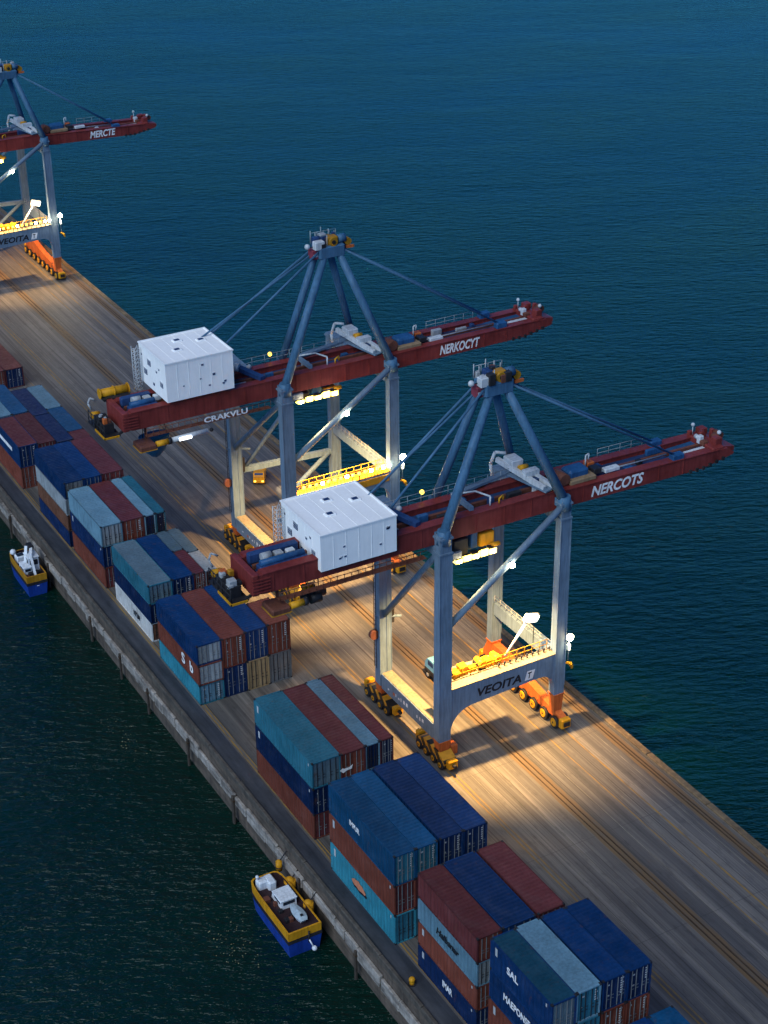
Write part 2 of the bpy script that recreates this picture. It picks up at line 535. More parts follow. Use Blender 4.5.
# fender posts hung on the near wall
WOOD = concrete_material('tarred fender timber', (0.018, 0.014, 0.012), (0.075, 0.055, 0.04))
proto = None
y = -34.0
k = 0
while y < 78:
    big = (k % 4 == 0)
    jy = y + random.uniform(-0.15, 0.15)
    if proto is None:
        r0 = empty('fender_post', (XL - 0.36, 0, ZW), 'dark timber fender post fixed upright on the near quay wall', 'fender', 'fender posts along the near quay wall')
        b = MB(); b.bevbox(XL - 0.56, XL - 0.345, -0.12, 0.12, ZW - 0.6, -1.5, 0.04); b.build('post', WOOD, r0)
        b = MB(); b.box(XL - 0.58, XL - 0.35, -0.16, 0.16, -2.0, -1.85); b.build('strap', RAILM, r0)
        proto = r0
        kids = list(r0.children)
        o = r0
    else:
        o = proto.copy(); col.objects.link(o)
        for ch in kids:
            c = ch.copy(); col.objects.link(c); c.parent = o
    o.location = (XL - 0.36, jy, ZW + random.uniform(-0.1, 0.12))
    o.scale = (1.0, 1.5 if big else 1.0, 1.0)
    y += random.choice((6.6, 9.4, 12.2, 8.1))
    k += 1

# ------------------------------------------------------------------ containers
def corr(b, length, period, depth):
    """profile (t, offset) of a corrugated sheet"""
    n = max(3, round(length / period)); p = length / n
    out = []
    for i in range(n):
        s = i * p
        out += [(s, 0), (s + p * 0.30, 0), (s + p * 0.5, depth), (s + p * 0.80, depth)]
    out.append((length, 0))
    return out

def container(x0, x1, y0, y1, z0, z1, colr, door=None, label='', roof=None, marks=None):
    root = empty('shipping_container', ((x0 + x1) / 2, (y0 + y1) / 2, z0), label, 'container', 'stacked shipping containers')
    g = 0.02
    x0 += g; x1 -= g; z1 -= 0.015; y0 += g; y1 -= g
    M = cm(colr); MD = cm(door or colr)
    post = 0.11; rail = 0.10
    b = MB().mat(M)
    dep = 0.045
    # long sides
    L = y1 - y0 - 2 * post
    for xs, sg in ((x0, 1), (x1, -1)):
        pr = corr(b, L, 0.46, dep); o = len(b.v)
        for t, of in pr:
            xx = xs + sg * (0.012 + of)
            b.v.append((xx, y0 + post + t, z0 + rail)); b.v.append((xx, y0 + post + t, z1 - rail))
        for i in range(len(pr) - 1):
            b.face((o + 2 * i, o + 2 * i + 2, o + 2 * i + 3, o + 2 * i + 1))
    # far end
    pr = corr(b, x1 - x0 - 2 * post, 0.4, dep); o = len(b.v)
    for t, of in pr:
        b.v.append((x0 + post + t, y1 - 0.012 - of, z0 + rail)); b.v.append((x0 + post + t, y1 - 0.012 - of, z1 - rail))
    for i in range(len(pr) - 1):
        b.face((o + 2 * i, o + 2 * i + 2, o + 2 * i + 3, o + 2 * i + 1))
    # floor and inner back of the doors
    b.add([(x0 + 0.05, y0 + 0.14, z0 + 0.12), (x1 - 0.05, y0 + 0.14, z0 + 0.12), (x1 - 0.05, y1 - 0.1, z0 + 0.12), (x0 + 0.05, y1 - 0.1, z0 + 0.12)], [(0, 1, 2, 3)])
    b.build('body', None, root)
    # roof
    rf = MB().mat(cm(roof or colr))
    pr = corr(rf, y1 - y0 - 2 * rail, 0.36, 0.011); o = len(rf.v)
    for t, of in pr:
        rf.v.append((x0 + rail * 0.6, y0 + rail + t, z1 - 0.012 - of)); rf.v.append((x1 - rail * 0.6, y0 + rail + t, z1 - 0.012 - of))
    for i in range(len(pr) - 1):
        rf.face((o + 2 * i, o + 2 * i + 1, o + 2 * i + 3, o + 2 * i + 2))
    rf.build('roof', None, root)
    # frame: posts, rails, corner castings
    fr = MB().mat(M)
    for xx in (x0, x1 - post):
        for yy in (y0, y1 - post):
            fr.box(xx, xx + post, yy, yy + post, z0 + 0.1, z1 - 0.1)
    for zz in (z0, z1 - rail):
        for xx in (x0, x1 - rail * 0.6):
            fr.box(xx, xx + rail * 0.6, y0 + post, y1 - post, zz, zz + rail)
        for yy in (y0, y1 - rail):
            fr.box(x0 + post, x1 - post, yy, yy + rail, zz, zz + rail)
    fr.mat(DARK if colr not in ('white', 'pale grey') else GREY)
    cs = 0.15
    for xx in (x0 - 0.006, x1 - cs + 0.006):
        for yy in (y0 - 0.006, y1 - cs * 1.3 + 0.006):
            for zz in (z0, z1 - 0.12 + 0.006):
                fr.box(xx, xx + cs, yy, yy + cs * 1.3, zz, zz + 0.12)
    fr.build('frame', None, root)
    # doors on the near end
    xm = (x0 + x1) / 2
    for a, c in ((x0 + post + 0.01, xm - 0.012), (xm + 0.012, x1 - post - 0.01)):
        dd = MB().mat(MD)
        za, zb = z0 + rail + 0.015, z1 - rail - 0.015
        dd.box(a, c, y0 + 0.075, y0 + 0.125, za, zb)
        nseg = 4
        for s in range(nseg):
            zz0 = za + (zb - za) * (s + 0.14) / nseg; zz1 = za + (zb - za) * (s + 0.86) / nseg
            dd.box(a + 0.07, c - 0.07, y0 + 0.055, y0 + 0.073, zz0, zz1)
        do = dd.build('door', None, root)
        lg = MB().mat(ROD if colr in ('navy', 'dark blue', 'mid-blue', 'maroon', 'red-brown', 'petrol blue', 'brown') else DARK)
        for t in (0.3, 0.72):
            xx = a + (c - a) * t
            lg.box(xx - 0.022, xx + 0.022, y0 + 0.005, y0 + 0.05, z0 + 0.06, z1 - 0.06)
            for hz in (0.32, 0.44):
                zz = za + (zb - za) * hz
                lg.box(xx - 0.02, xx + 0.2, y0 + 0.0, y0 + 0.004, zz, zz + 0.05)
        lg.build('lock_gear', None, do)
    if marks:
        mk = MB().mat(STENCIL)
        rnd = random.Random(hash((round(x0, 2), round(y0, 2), round(z0, 2))) & 0xffff)
        h = z1 - z0
        if 'door' in marks:
            xx = xm + 0.12 + (x1 - xm) * 0.38
            for i in range(rnd.randint(5, 7)):
                zz = z1 - 0.30 - i * 0.20
                if zz < z0 + 0.35: break
                wd = rnd.uniform(0.10, 0.26)
                mk.box(xx, xx + wd, y0 + 0.047, y0 + 0.0535, zz - 0.10, zz)
            xx = x0 + post + 0.28
            for i in range(2):
                zz = z1 - 0.45 - i * 0.9
                mk.box(xx, xx + rnd.uniform(0.1, 0.22), y0 + 0.047, y0 + 0.0535, zz - 0.13, zz)
        if 'side' in marks:
            yy = y1 - 0.95
            mk.box(x0 + 0.000, x0 + 0.010, yy + 0.1, yy + 0.36, z1 - 0.34 - h * 0.26, z1 - 0.34)
            mk.box(x0 + 0.000, x0 + 0.010, y0 + 0.55, y0 + 0.68, z1 - 0.32 - h * 0.10, z1 - 0.32)
        mk.build('lettering', None, root)
    return root

TIERS = {1: ['only'], 2: ['top', 'bottom'], 3: ['top', 'middle', 'bottom'], 4: ['top', 'second from top', 'third from top', 'bottom']}
COLN = ['quay-edge column', 'second column', 'third column', 'innermost column']
def block(where, edges, y0, y1, H, cols, extra=None):
    """edges: list of (x0, x1) per column; cols: list per column of tiers from top: colour or (colour, door, marks)"""
    out = {}
    for ci, ((xa, xb), tiers) in enumerate(zip(edges, cols)):
        if not tiers:
            continue
        n = len(tiers); h = H / n
        for ti, t in enumerate(tiers):
            t = t if isinstance(t, tuple) else (t,)
            c = t[0]; dr = t[1] if len(t) > 1 else None; mk = t[2] if len(t) > 2 else None; rf = t[3] if len(t) > 3 else None
            z1 = H - ti * h; z0 = H - (ti + 1) * h
            jx = random.uniform(-0.012, 0.012); jy = random.uniform(-0.05, 0.05)
            cn = COLN[ci] if ci < len(edges) - 1 else COLN[3]
            tn = TIERS[n][ti]
            lab = f"{c} container, {tn} tier, {cn}, {where}" if n > 1 else f"{c} container standing single, {cn}, {where}"
            out[(ci, ti)] = container(xa + jx, xb + jx, y0 + jy, y1 + jy, z0 + (0.0 if ti < n - 1 else 0.01), z1, c, dr, lab, rf, mk)
    return out

def cols_from(x0, x1, fr):
    e = [x0 + (x1 - x0) * f for f in fr]
    return list(zip(e, e[1:]))

D_, S_, DS = ('door',), ('side',), ('door', 'side')
# stack K, bottom edge of the picture
xe = [-6.0, -4.05, -2.1, -0.1, 1.85]
block('frontmost stack, cut by the bottom edge', list(zip(xe, xe[1:])), -49.5, -39.0, 8.3,
      [None, None, ['dark blue', 'red-brown', 'navy'], ['mid-blue', 'navy', 'red-brown']])
# stack J
e = [(-6.0, -4.08), (-4.08, -2.17), (-2.05, -0.13), (-0.13, 1.79)]
sj = block('second stack from the front', e, -36.93, -29.82, 10.26,
      [[('dark blue', 'grey-blue', S_, 'petrol blue'), 'dark blue', ('red-brown', None, S_), 'mid-blue'],
       [('light blue', 'teal', D_), 'teal', 'navy', 'maroon'],
       [('dark blue', 'navy', D_, 'dark blue'), ('red-brown', None, D_), 'navy', 'teal'],
       [('dark blue', 'navy', D_, 'dark blue'), ('red-brown', None, D_), 'maroon', 'navy']])
# stack I
e = [(-5.78, -3.79), (-3.74, -1.05), (-0.9, 1.33)]
si = block('third stack from the front', e, -28.0, -20.11, 8.56,
      [[('maroon', 'red-brown'), ('light blue', 'pale grey'), ('red-brown', None, S_), ('navy', None, S_)],
       ['dark blue', 'navy', 'maroon', 'teal'], ['maroon', 'red-brown', 'navy', 'maroon']])
# stack H
e = [(-6.17, -4.35), (-4.35, -2.5), (-2.3, -0.3), (-0.3, 1.75)]
sh = block('fourth stack, blue-topped', e, -17.5, -7.41, 8.19,
      [[('mid-blue', 'teal', D_), ('red-brown', 'maroon', S_), ('turquoise', 'teal', S_)],
       [('mid-blue', 'teal', D_), 'maroon', 'teal'],
       [('dark blue', 'navy', D_), 'navy', 'red-brown'], [('dark blue', 'navy', D_), 'navy', 'maroon']])
# stack G
e = cols_from(-5.72, 1.64, [0, 0.35, 0.65, 0.83, 1])
sg = block('fifth stack, beside crane legs', e, -3.86, 6.61, 7.43,
      [[('teal', 'grey-blue', S_), ('navy', None, DS), ('red-brown', 'maroon')],
       [('maroon', 'red-brown'), 'navy', 'maroon'], [('light blue', 'navy', None), 'navy', 'teal'], [('maroon', 'navy', D_), 'navy', 'red-brown']])
# stack F: tall boxes, quay-edge column in three tiers
e = cols_from(-5.84, 3.35, [0, 0.265, 0.515, 0.755, 1])
sf = block('sixth stack from the front', e[:3] + [(9e9, 9e9)], 18.01, 27.28, 6.21,
      [[('dark blue', 'pale grey'), ('red-brown', 'pale grey'), ('turquoise', 'light blue', D_)],
       [('red-brown', None, D_), ('navy', None, D_)], [('dark blue', 'dark blue', D_), ('tan', 'tan')], None])
xa, xb = e[3]
sf[(3, 0)] = container(xa, xb, 18.0, 22.4, 3.1, 6.3, 'red-brown', None, 'short red-brown container on a grey one, top of the innermost column, sixth stack', None, D_)
sf[(3, 1)] = container(xa, xb, 18.0, 22.4, 0.01, 3.1, 'grey', None, 'short grey container under a red-brown one, innermost column, sixth stack', None, None)
sf[(3, 2)] = container(xa, xb, 22.7, 27.2, 0.01, 3.1, 'brown', None, 'brown container low behind the short red-brown one, sixth stack from the front', None, None)
# stack E
e = cols_from(-5.45, 1.56, [0, 0.35, 0.66, 0.83, 1])
se = block('seventh stack, with the white bottom box', e[:2] + [(9e9, 9e9)], 29.99, 39.3, 6.16,
      [[('teal', 'grey-blue', None, 'grey-blue'), 'navy', ('white', 'brown')], [('dark blue', 'navy', D_), 'navy', 'maroon'], None])
for k, (a, b2) in enumerate(e[2:]):
    side = ['left', 'right'][k]
    for h0, h1, cN, cF, tn in ((4.1, 6.16, ('maroon', 'pale grey')[k], ('grey-blue', 'grey-blue')[k], 'top tier'), (2.05, 4.1, 'navy', 'teal', 'middle tier'), (0.01, 2.05, 'red-brown', 'navy', 'bottom tier')):
        container(a, b2, 29.95, 34.9 if k == 0 else 34.0, h0, h1, cN, 'red-brown' if h1 > 6 else None, f'narrow {cN} container, near half, {tn}, {side} inner column, seventh stack', None, D_ if h1 > 6 else None)
        container(a, b2, 35.0 if k == 0 else 34.1, 39.3, h0, h1, cF, None, f'narrow {cF} container, far half, {tn}, {side} inner column, seventh stack')
# stack D
e = cols_from(-5.54, 1.35, [0, 0.33, 0.67, 0.84, 1])
sd = block('eighth stack from the front', e, 41.7, 51.0, 6.99,
      [[('light blue', 'pale grey'), ('navy', None, S_), ('red-brown', 'maroon')], [('maroon', 'red-brown', D_), 'navy', 'teal'],
       [('light blue', 'navy', None), 'navy', 'maroon'], [('teal', 'navy', D_), 'navy', 'red-brown']])
# stack C
e = cols_from(-5.66, 0.9, [0, 0.33, 0.63, 1])
sc_ = block('ninth stack from the front', e, 51.6, 61.0, 7.5,
      [[('dark blue', 'grey'), 'pale grey', 'brown', 'navy'], ['dark blue', 'navy', 'maroon'], [('maroon',), 'red-brown', 'navy']])
# stack B, long low stack: rows of different boxes
xe = [-5.56, -3.3, -1.35, 0.55, 2.45]
def bcon(ci, y0, y1, z0, z1, c, extra, **kw):
    nm = COLN[ci]
    return container(xe[ci], xe[ci + 1], y0, y1, z0, z1, c, kw.get('door'), f'{c} container, {extra}, {nm}, long low far-left stack', kw.get('roof'), kw.get('marks'))
sb0 = bcon(0, 66.9, 75.3, 2.6, 5.2, 'dark blue', 'near top', roof='maroon', door='navy', marks=D_)
bcon(0, 66.9, 75.3, 0.01, 2.6, 'red-brown', 'near bottom')
bcon(0, 75.7, 84.5, 2.6, 5.2, 'light blue', 'far top'); bcon(0, 75.7, 84.5, 0.01, 2.6, 'navy', 'far bottom')
bcon(1, 66.6, 75.3, 2.6, 5.2, 'maroon', 'near top'); bcon(1, 66.6, 75.3, 0.01, 2.6, 'navy', 'near bottom')
bcon(1, 75.6, 84.5, 2.6, 5.2, 'mid-blue', 'far top'); bcon(1, 75.6, 84.5, 0.01, 2.6, 'red-brown', 'far bottom')
bcon(2, 65.9, 73.9, 2.6, 5.2, 'navy', 'near top'); bcon(2, 65.9, 73.9, 0.01, 2.6, 'maroon', 'near bottom')
bcon(2, 74.0, 82.1, 2.6, 5.2, 'navy', 'far top'); bcon(2, 74.0, 82.1, 0.01, 2.6, 'teal', 'far bottom')
bcon(3, 65.5, 67.9, 2.6, 5.2, 'maroon', 'short nearest top'); bcon(3, 65.5, 67.9, 0.01, 2.6, 'navy', 'short nearest bottom')
bcon(3, 68.0, 74.9, 2.6, 5.2, 'mid-blue', 'middle top'); bcon(3, 68.0, 74.9, 0.01, 2.6, 'maroon', 'middle bottom')
bcon(3, 75.0, 82.1, 2.6, 5.2, 'light blue', 'far top'); bcon(3, 75.0, 82.1, 0.01, 2.6, 'navy', 'far bottom')
# stack A
for i, (a, b2, c, dr, nm) in enumerate(((1.75, 4.1, 'maroon', 'navy', 'maroon container with dark blue door end, alone on the deck beyond the long low stack'),
                                    (-0.6, 1.7, 'maroon', 'red-brown', 'maroon container with a red-brown door end, cut by the left picture edge'))):
    container(a, b2, 94.3, 104.5, 0.01, 2.65, c, dr, nm, None, D_ if i == 0 else None)

# writing on the long sides
mX = Vector((0, -1, 0))
def side_text(root, text, wd, ht, yleft, z, x, m=LETTER_W, shear=0.0):
    letters(text, wd, ht, (x - 0.004, yleft, z), (0, -1, 0), root, m, 'lettering', 0.004, shear)
side_text(sj[(0, 0)], 'SAL', 1.3, 0.62, -31.9, 8.85, -6.0)
side_text(sj[(0, 1)], 'MAEPONSE', 3.1, 0.62, -31.6, 6.35, -6.0)
side_text(si[(0, 1)], 'Halbanar', 3.0, 0.62, -22.7, 5.05, -5.78, LETTER_K, 0.25)
side_text(si[(0, 3)], 'IMAR', 1.3, 0.6, -23.6, 0.85, -5.78)
side_text(sh[(0, 0)], 'IMPUR', 1.55, 0.5, -10.8, 6.55, -6.17)
b = MB().mat(paint('orange emblem', (0.55, 0.20, 0.11), 0.6, 0.2, 0))
def emblem(bm, x, yc, zc, ry, rz, dep):
    n = 20
    pr = [(yc + math.cos(2 * math.pi * i / n) * ry * (0.86 + 0.14 * math.sin(5.3 * i)), zc + math.sin(2 * math.pi * i / n) * rz * (0.84 + 0.16 * math.cos(3.7 * i))) for i in range(n)]
    bm.prism(pr, 'x', x - dep, x)
emblem(b, -6.168, -12.0, 1.55, 1.2, 0.42, 0.014)
b.mat(LETTER_K); emblem(b, -6.16, -12.1, 1.33, 1.25, 0.40, 0.012)
b.build('emblem', None, sh[(0, 2)])
side_text(se[(0, 2)], 'NYLM', 1.6, 0.62, 34.6, 0.75, -5.45, LETTER_K, 0.2)
side_text(sf[(0, 1)], 'S', 0.75, 1.15, 21.75, 2.65, -5.84)
side_text(sf[(0, 1)], 'b', 0.7, 1.15, 19.9, 2.65, -5.84)
b = MB().mat(LETTER_W); b.box(-5.575, -5.555, 69.4, 75.0, 3.7, 4.15); b.build('white_stripe', None, sb0)
b = MB().mat(LETTER_W)      # bird-like white mark on the red door
x_, z_ = -2.75, 5.75
b.prism([(x_ - 0.55, z_ + 0.18), (x_ - 0.25, z_ - 0.12), (x_ + 0.05, z_ + 0.02), (x_ + 0.5, z_ + 0.05), (x_ + 0.62, z_ + 0.42), (x_ + 0.35, z_ + 0.26), (x_ - 0.1, z_ + 0.24), (x_ - 0.3, z_ + 0.34)], 'y', -3.90, -3.885)
b.build('emblem', None, sg[(1, 0)])

# ------------------------------------------------------------------ cranes
def railing(b, a, c, h=0.9, step=1.0, r=0.03, mids=2):
    a = Vector(a); c = Vector(c); n = max(1, round((c - a).length / step))
    for i in range(n + 1):
        p = a.lerp(c, i / n)
        b.tube(p, p + Vector((0, 0, h)), r, n=5)
    for k in range(1, mids + 1):
        b.tube(a + Vector((0, 0, h * k / mids)), c + Vector((0, 0, h * k / mids)), r, n=5)

def crane(P):
    Y = P['Y']; xa, xb, D = P['xa'], P['xb'], P['D']; g0, g1 = P['g0'], P['g1']
    xe_, xt = P['xend'], P['xtip']; ax, ay, az = P['apex']; pz0, pz1 = P['portal']
    det = P.get('detail', 2)
    root = empty('gantry_crane', (xa, Y, 0), P['label'], 'crane', 'quayside gantry cranes')
    def B(): return MB()
    yy = lambda y: Y + y
    # ---- legs
    for x, y0, front in ((xa, 0, 1), (xb, 0, 1), (xa, D, 0), (xb, D, 0)):
        top = g1 - 0.5 if front else g0 - 0.1
        right = x == xb
        wx, wy = (1.15, 0.95) if not right else (1.0, 0.85)
        b = B().mat(BLUE)
        b.beam((x, yy(y0), 3.1 if right else 2.3), (x, yy(y0), top), wx, wy, wx * 0.92, wy * 0.95, up=(0, 1, 0))
        # stiffener flange and collar at the head
        for zz in (top - 1.6, top - 0.25):
            b.cbox(x, yy(y0), zz, wx + 0.14, wy + 0.12, 0.16)
        for s in (-1, 1):
            b.box(x + s * wx / 2 - 0.03, x + s * wx / 2 + 0.03, yy(y0) - wy / 2 - 0.04, yy(y0) - wy / 2 + 0.06, 4.0, top - 1.8)
        if not front:
            b.box(x + 0.1, x + 0.16, yy(y0) - wy / 2 - 0.05, yy(y0) - wy / 2, 3, top - 0.5)
        lg = b.build('leg', None, root)
        b = B().mat(ORANGE)
        ob = 3.1 if right else 2.3
        b.beam((x, yy(y0), 0.95), (x, yy(y0), ob), wx * 0.72, wy * 0.85, wx * 1.0, wy * 1.0, up=(0, 1, 0))
        b.cbox(x, yy(y0), ob + 0.02, wx + 0.12, wy + 0.12, 0.1)
        b.build('leg_base', None, lg)
        if det > 1 and not right:
            b = B().mat(DARK)          # ladder with cable box on the outer side of the leg
            lx = x - wx / 2 - 0.22
            for s in (-0.18, 0.18):
                b.tube((lx, yy(y0) + s, 4.2), (lx, yy(y0) + s, top - 1.0), 0.03, n=5)
            z = 4.4
            while z < top - 1.0 and not front:
                b.tube((lx, yy(y0) - 0.18, z), (lx, yy(y0) + 0.18, z), 0.022, n=4); z += 0.42
            if not front:
                b.build('ladder', None, lg)
    # ---- left bogies (hazard striped)
    for y0 in (0.9, D + 0.1):
        b = B().mat(HAZ)
        yc = yy(y0)
        b.prism([(yc - 2.3, 0.62), (yc + 2.3, 0.62), (yc + 2.3, 0.95), (yc + 1.2, 1.45), (yc - 1.2, 1.45), (yc - 2.3, 0.95)], 'x', xa - 0.62, xa + 0.62)
        bo = b.build('bogie', None, root)
        for dy in (-1.75, -0.6, 0.6, 1.75):
            wb = B().mat(DARK)
            wb.tube((xa - 0.80, yc + dy, 0.47), (xa + 0.80, yc + dy, 0.47), 0.1, n=8)
            for s in (-1, 1):
                wb.tube((xa + s * 0.40, yc + dy, 0.47), (xa + s * 0.74, yc + dy, 0.47), 0.45, n=16)
            wb.mat(YELLOW)
            for s in (-1, 1):
                wb.tube((xa + s * 0.74, yc + dy, 0.47), (xa + s * 0.79, yc + dy, 0.47), 0.24, n=12)
            wb.build('wheel', None, bo)
        for s in (-1, 1):
            bb = B().mat(YELLOW)
            bb.bevbox(xa - 0.45, xa + 0.45, yc + s * 2.55 - 0.25, yc + s * 2.55 + 0.25, 0.45, 1.2, 0.06)
            bb.mat(DARK); bb.tube((xa, yc + s * 2.8, 0.8), (xa, yc + s * 3.15, 0.8), 0.16, n=10)
            bb.build('buffer', None, bo)
        mb = B().mat(ORANGE)
        mb.bevbox(xa + 0.65, xa + 1.35, yc - 1.3, yc + 0.5, 0.7, 1.6, 0.08)
        mb.mat(YELLOW); mb.tube((xa + 1.0, yc + 0.5, 1.15), (xa + 1.0, yc + 1.5, 1.15), 0.32, n=12)
        mb.mat(DARK); mb.tube((xa + 1.0, yc + 1.5, 1.15), (xa + 1.0, yc + 1.7, 1.15), 0.2, n=12)
        mb.build('drive_motor', None, bo)
    # ---- right travel truck (orange, long)
    b = B().mat(ORANGE)
    b.prism([(yy(-1.2), 0.85), (yy(D + 1.2), 0.85), (yy(D + 1.2), 1.5), (yy(D + 0.5), 2.9), (yy(D * 0.8), 2.9), (yy(D * 0.5), 2.25), (yy(1.6), 1.75), (yy(-0.5), 1.4), (yy(-1.2), 1.2)], 'x', xb - 0.36, xb + 0.36)
    for t in range(9):
        ycc = yy(-0.6 + t * (D + 1.2) / 8)
        b.box(xb - 0.42, xb + 0.42, ycc - 0.06, ycc + 0.06, 0.86, 1.30)
    tr = b.build('travel_truck', None, root)
    nW = 8
    for i in range(nW):
        ycc = yy(-0.7 + i * (D + 1.4) / (nW - 1))
        wb = B().mat(DARK)
        wb.tube((xb - 0.73, ycc, 0.6), (xb + 0.73, ycc, 0.6), 0.1, n=8)
        for s in (-1, 1):
            wb.tube((xb + s * 0.40, ycc, 0.6), (xb + s * 0.66, ycc, 0.6), 0.58, n=18)
        wb.mat(YELLOW)
        for s in (-1, 1):
            wb.tube((xb + s * 0.66, ycc, 0.6), (xb + s * 0.72, ycc, 0.6), 0.42, 0.34, n=16)
        wb.build('wheel', None, tr)
    for s, ye in ((-1, -1.2), (1, D + 1.2)):
        bb = B().mat(YELLOW)
        bb.bevbox(xb - 0.5, xb + 0.5, min(yy(ye), yy(ye) + s * 0.55), max(yy(ye), yy(ye) + s * 0.55), 0.4, 1.25, 0.08)
        bb.mat(DARK); bb.cbox(xb, yy(ye) + s * 0.60, 0.8, 0.6, 0.1, 0.4)
        bb.build('buffer', None, tr)
    # ---- sill beam, left side
    sz0, sz1 = 2.15, 3.65
    b = B().mat(BLUE); b.box(xa - 0.5, xa + 0.5, yy(0.5), yy(D - 0.5), sz0, sz1)
    b.mat(CREAM); b.box(xa - 0.42, xa + 0.58, yy(0.52), yy(D - 0.52), sz1 + 0.003, sz1 + 0.05)  # cream strip puts lamplight on the sill top into its colour
    sill = b.build('sill_beam', None, root)
    lb = B().mat(LETTER_W)
    rr = random.Random(3)
    for i in range(16):
        yl = yy(D * 0.88) - i * D * 0.045
        if rr.random() < 0.3: continue
        z = sz0 + 0.55 + rr.uniform(-0.1, 0.1)
        lb.mat(LETTER_W if rr.random() > 0.3 else ORANGE)
        lb.box(xa - 0.508, xa - 0.503, yl - rr.uniform(0.1, 0.3), yl, z, z + rr.uniform(0.15, 0.38))
    lb.build('lettering', None, sill)
    # ---- side beam on the right
    b = B().mat(BLUE); b.box(xb - 0.38, xb + 0.38, yy(0.45), yy(D - 0.45), pz0 + 0.9, pz1 + 0.1)
    sb = b.build('side_beam', None, root)
    rb = B().mat(GREY); railing(rb, (xb - 0.3, yy(0.6), pz1 + 0.1), (xb - 0.3, yy(D - 0.5), pz1 + 0.1), 0.75, 0.9, 0.025)
    rb.build('railing', None, sb)
    # ---- portal beam in front with curved gussets
    xl, xr = xa + 0.56, xb - 0.49
    prof = [(xl, pz1), (xr, pz1 + 0.15)]
    for i in range(7):
        t = i / 6
        an = t * math.pi / 2
        prof.append((xr - 1.5 + 1.5 * math.cos(an), pz0 - 1.7 + 0.35 + 1.7 * math.sin(an)))
    for i in range(7):
        t = i / 6
        an = math.pi / 2 + t * math.pi / 2
        prof.append((xl + 2.3 + 2.3 * math.cos(an), pz0 - 2.2 + 2.2 * math.sin(an)))
    b = B().mat(BLUE); b.prism(prof, 'y', yy(-0.42), yy(0.42))
    pb = b.build('portal_beam', None, root)
    b = B().mat(OCHRE if P['lit_walk'] else CREAM)
    b.prism([(xl, pz1 + 0.003), (xr, pz1 + 0.153), (xr, pz1 + 0.23), (xl, pz1 + 0.08)], 'y', yy(-0.44), yy(0.72))
    b.build('walkway', None, pb)
    rb = B().mat(YELLOW)
    railing(rb, (xl + 0.3, yy(0.68), pz1 + 0.06), (xr - 0.2, yy(0.68), pz1 + 0.2), 0.95, 0.8, 0.035)
    if P['lit_walk']:
        railing(rb, (xl + 0.3, yy(-0.5), pz1 + 0.06), (xr - 0.2, yy(-0.5), pz1 + 0.2), 0.95, 0.8, 0.035)
        rb.mat(OCHRE)
        rb.prism([(xl + 0.2, pz1 - 0.9), (xr - 0.2, pz1 - 0.75), (xr - 0.2, pz1 - 0.05), (xl + 0.2, pz1 - 0.2)], 'y', yy(-0.52), yy(-0.44))
    rb.build('railing', None, pb)
    if P['lit_walk'] or P.get('walk_lamps'):
        for i in range(15):
            t = i / 14
            x = xl + 0.8 + (xr - xl - 1.0) * t
            b = B().mat(DARK); b.tube((x, yy(-0.5), pz1 + 0.15), (x, yy(-0.5), pz1 + 0.85), 0.035, n=5)
            b.mat(CORE if i % 4 == 3 or i > 12 else WARM2); b.bevbox(x - 0.14, x + 0.14, yy(-0.62), yy(-0.4), pz1 + 0.78, pz1 + 1.04, 0.04)
            b.build('walkway_lamp', None, pb)
        for t in (0.15, 0.5, 0.85):
            light('POINT', 'walkway_light', (xl + (xr - xl) * t, yy(-0.2), pz1 + 1.6), 130, (1.0, 0.62, 0.2), root, 0.4)
    if not P['lit_walk']:
        lx = xl + (xr - xl) * 0.25
        letters('VEOITA', (xr - xl) * 0.42, 0.85, (lx, yy(-0.424), pz0 + 0.55), (1, 0, 0), pb, LETTER_K, 'lettering', 0.004, 0.2)
        b = B().mat(LETTER_W); x = lx + (xr - xl) * 0.46
        b.prism([(x - 0.08, pz0 + 0.55), (x + 0.72, pz0 + 0.55), (x + 0.95, pz0 + 1.42), (x + 0.15, pz0 + 1.42)], 'y', yy(-0.43), yy(-0.4205))
        b.build('sign_plate', None, pb)
        letters('T', 0.4, 0.62, (x + 0.22, yy(-0.432), pz0 + 0.67), (1, 0, 0), pb, LETTER_K, 'lettering', 0.003, 0.2)
        # yellow drive gear on the left half
        eq = B().mat(CREAM); eq.box(xl + 0.2, xl + 6.0, yy(0.78), yy(2.6), pz1 - 0.1, pz1 + 0.02)
        rr = random.Random(11)
        x = xl + 0.35
        while x < xl + 5.2:
            wd = rr.uniform(0.45, 0.9)
            eq.mat(rr.choice((YELLOW, YELLOW, YELLOW, DARK)))
            eq.bevbox(x, x + wd, yy(rr.uniform(0.8, 1.1)), yy(rr.uniform(1.5, 2.3)), pz1 + 0.02, pz1 + rr.uniform(0.5, 1.2), 0.06)
            if rr.random() < 0.6:
                eq.mat(YELLOW); eq.tube((x + wd * 0.5, yy(0.8), pz1 + 0.55), (x + wd * 0.5, yy(1.9), pz1 + 0.55), 0.32, n=12)
            x += wd + 0.1
        eq.build('drive_gear', None, pb)
        rb = B().mat(DARK)
        for i in range(10):
            x = xl + 5.2 + (xr - xl - 5.4) * i / 9
            rb.tube((x, yy(0.3), pz1 + 0.1), (x, yy(0.3), pz1 + 0.55), 0.06, n=6)
            rb.ball((x, yy(0.3), pz1 + 0.55), 0.11, 8, 5)
        rb.build('bollard_row', None, pb)
    # ---- upper cross beams under the girders
    for x in (xa, xb):
        b = B().mat(BLUE); b.box(x - 0.45, x + 0.45, yy(0.5), yy(D - 0.5), g0 - 0.95, g0 - 0.08); b.build('cross_beam', None, root)
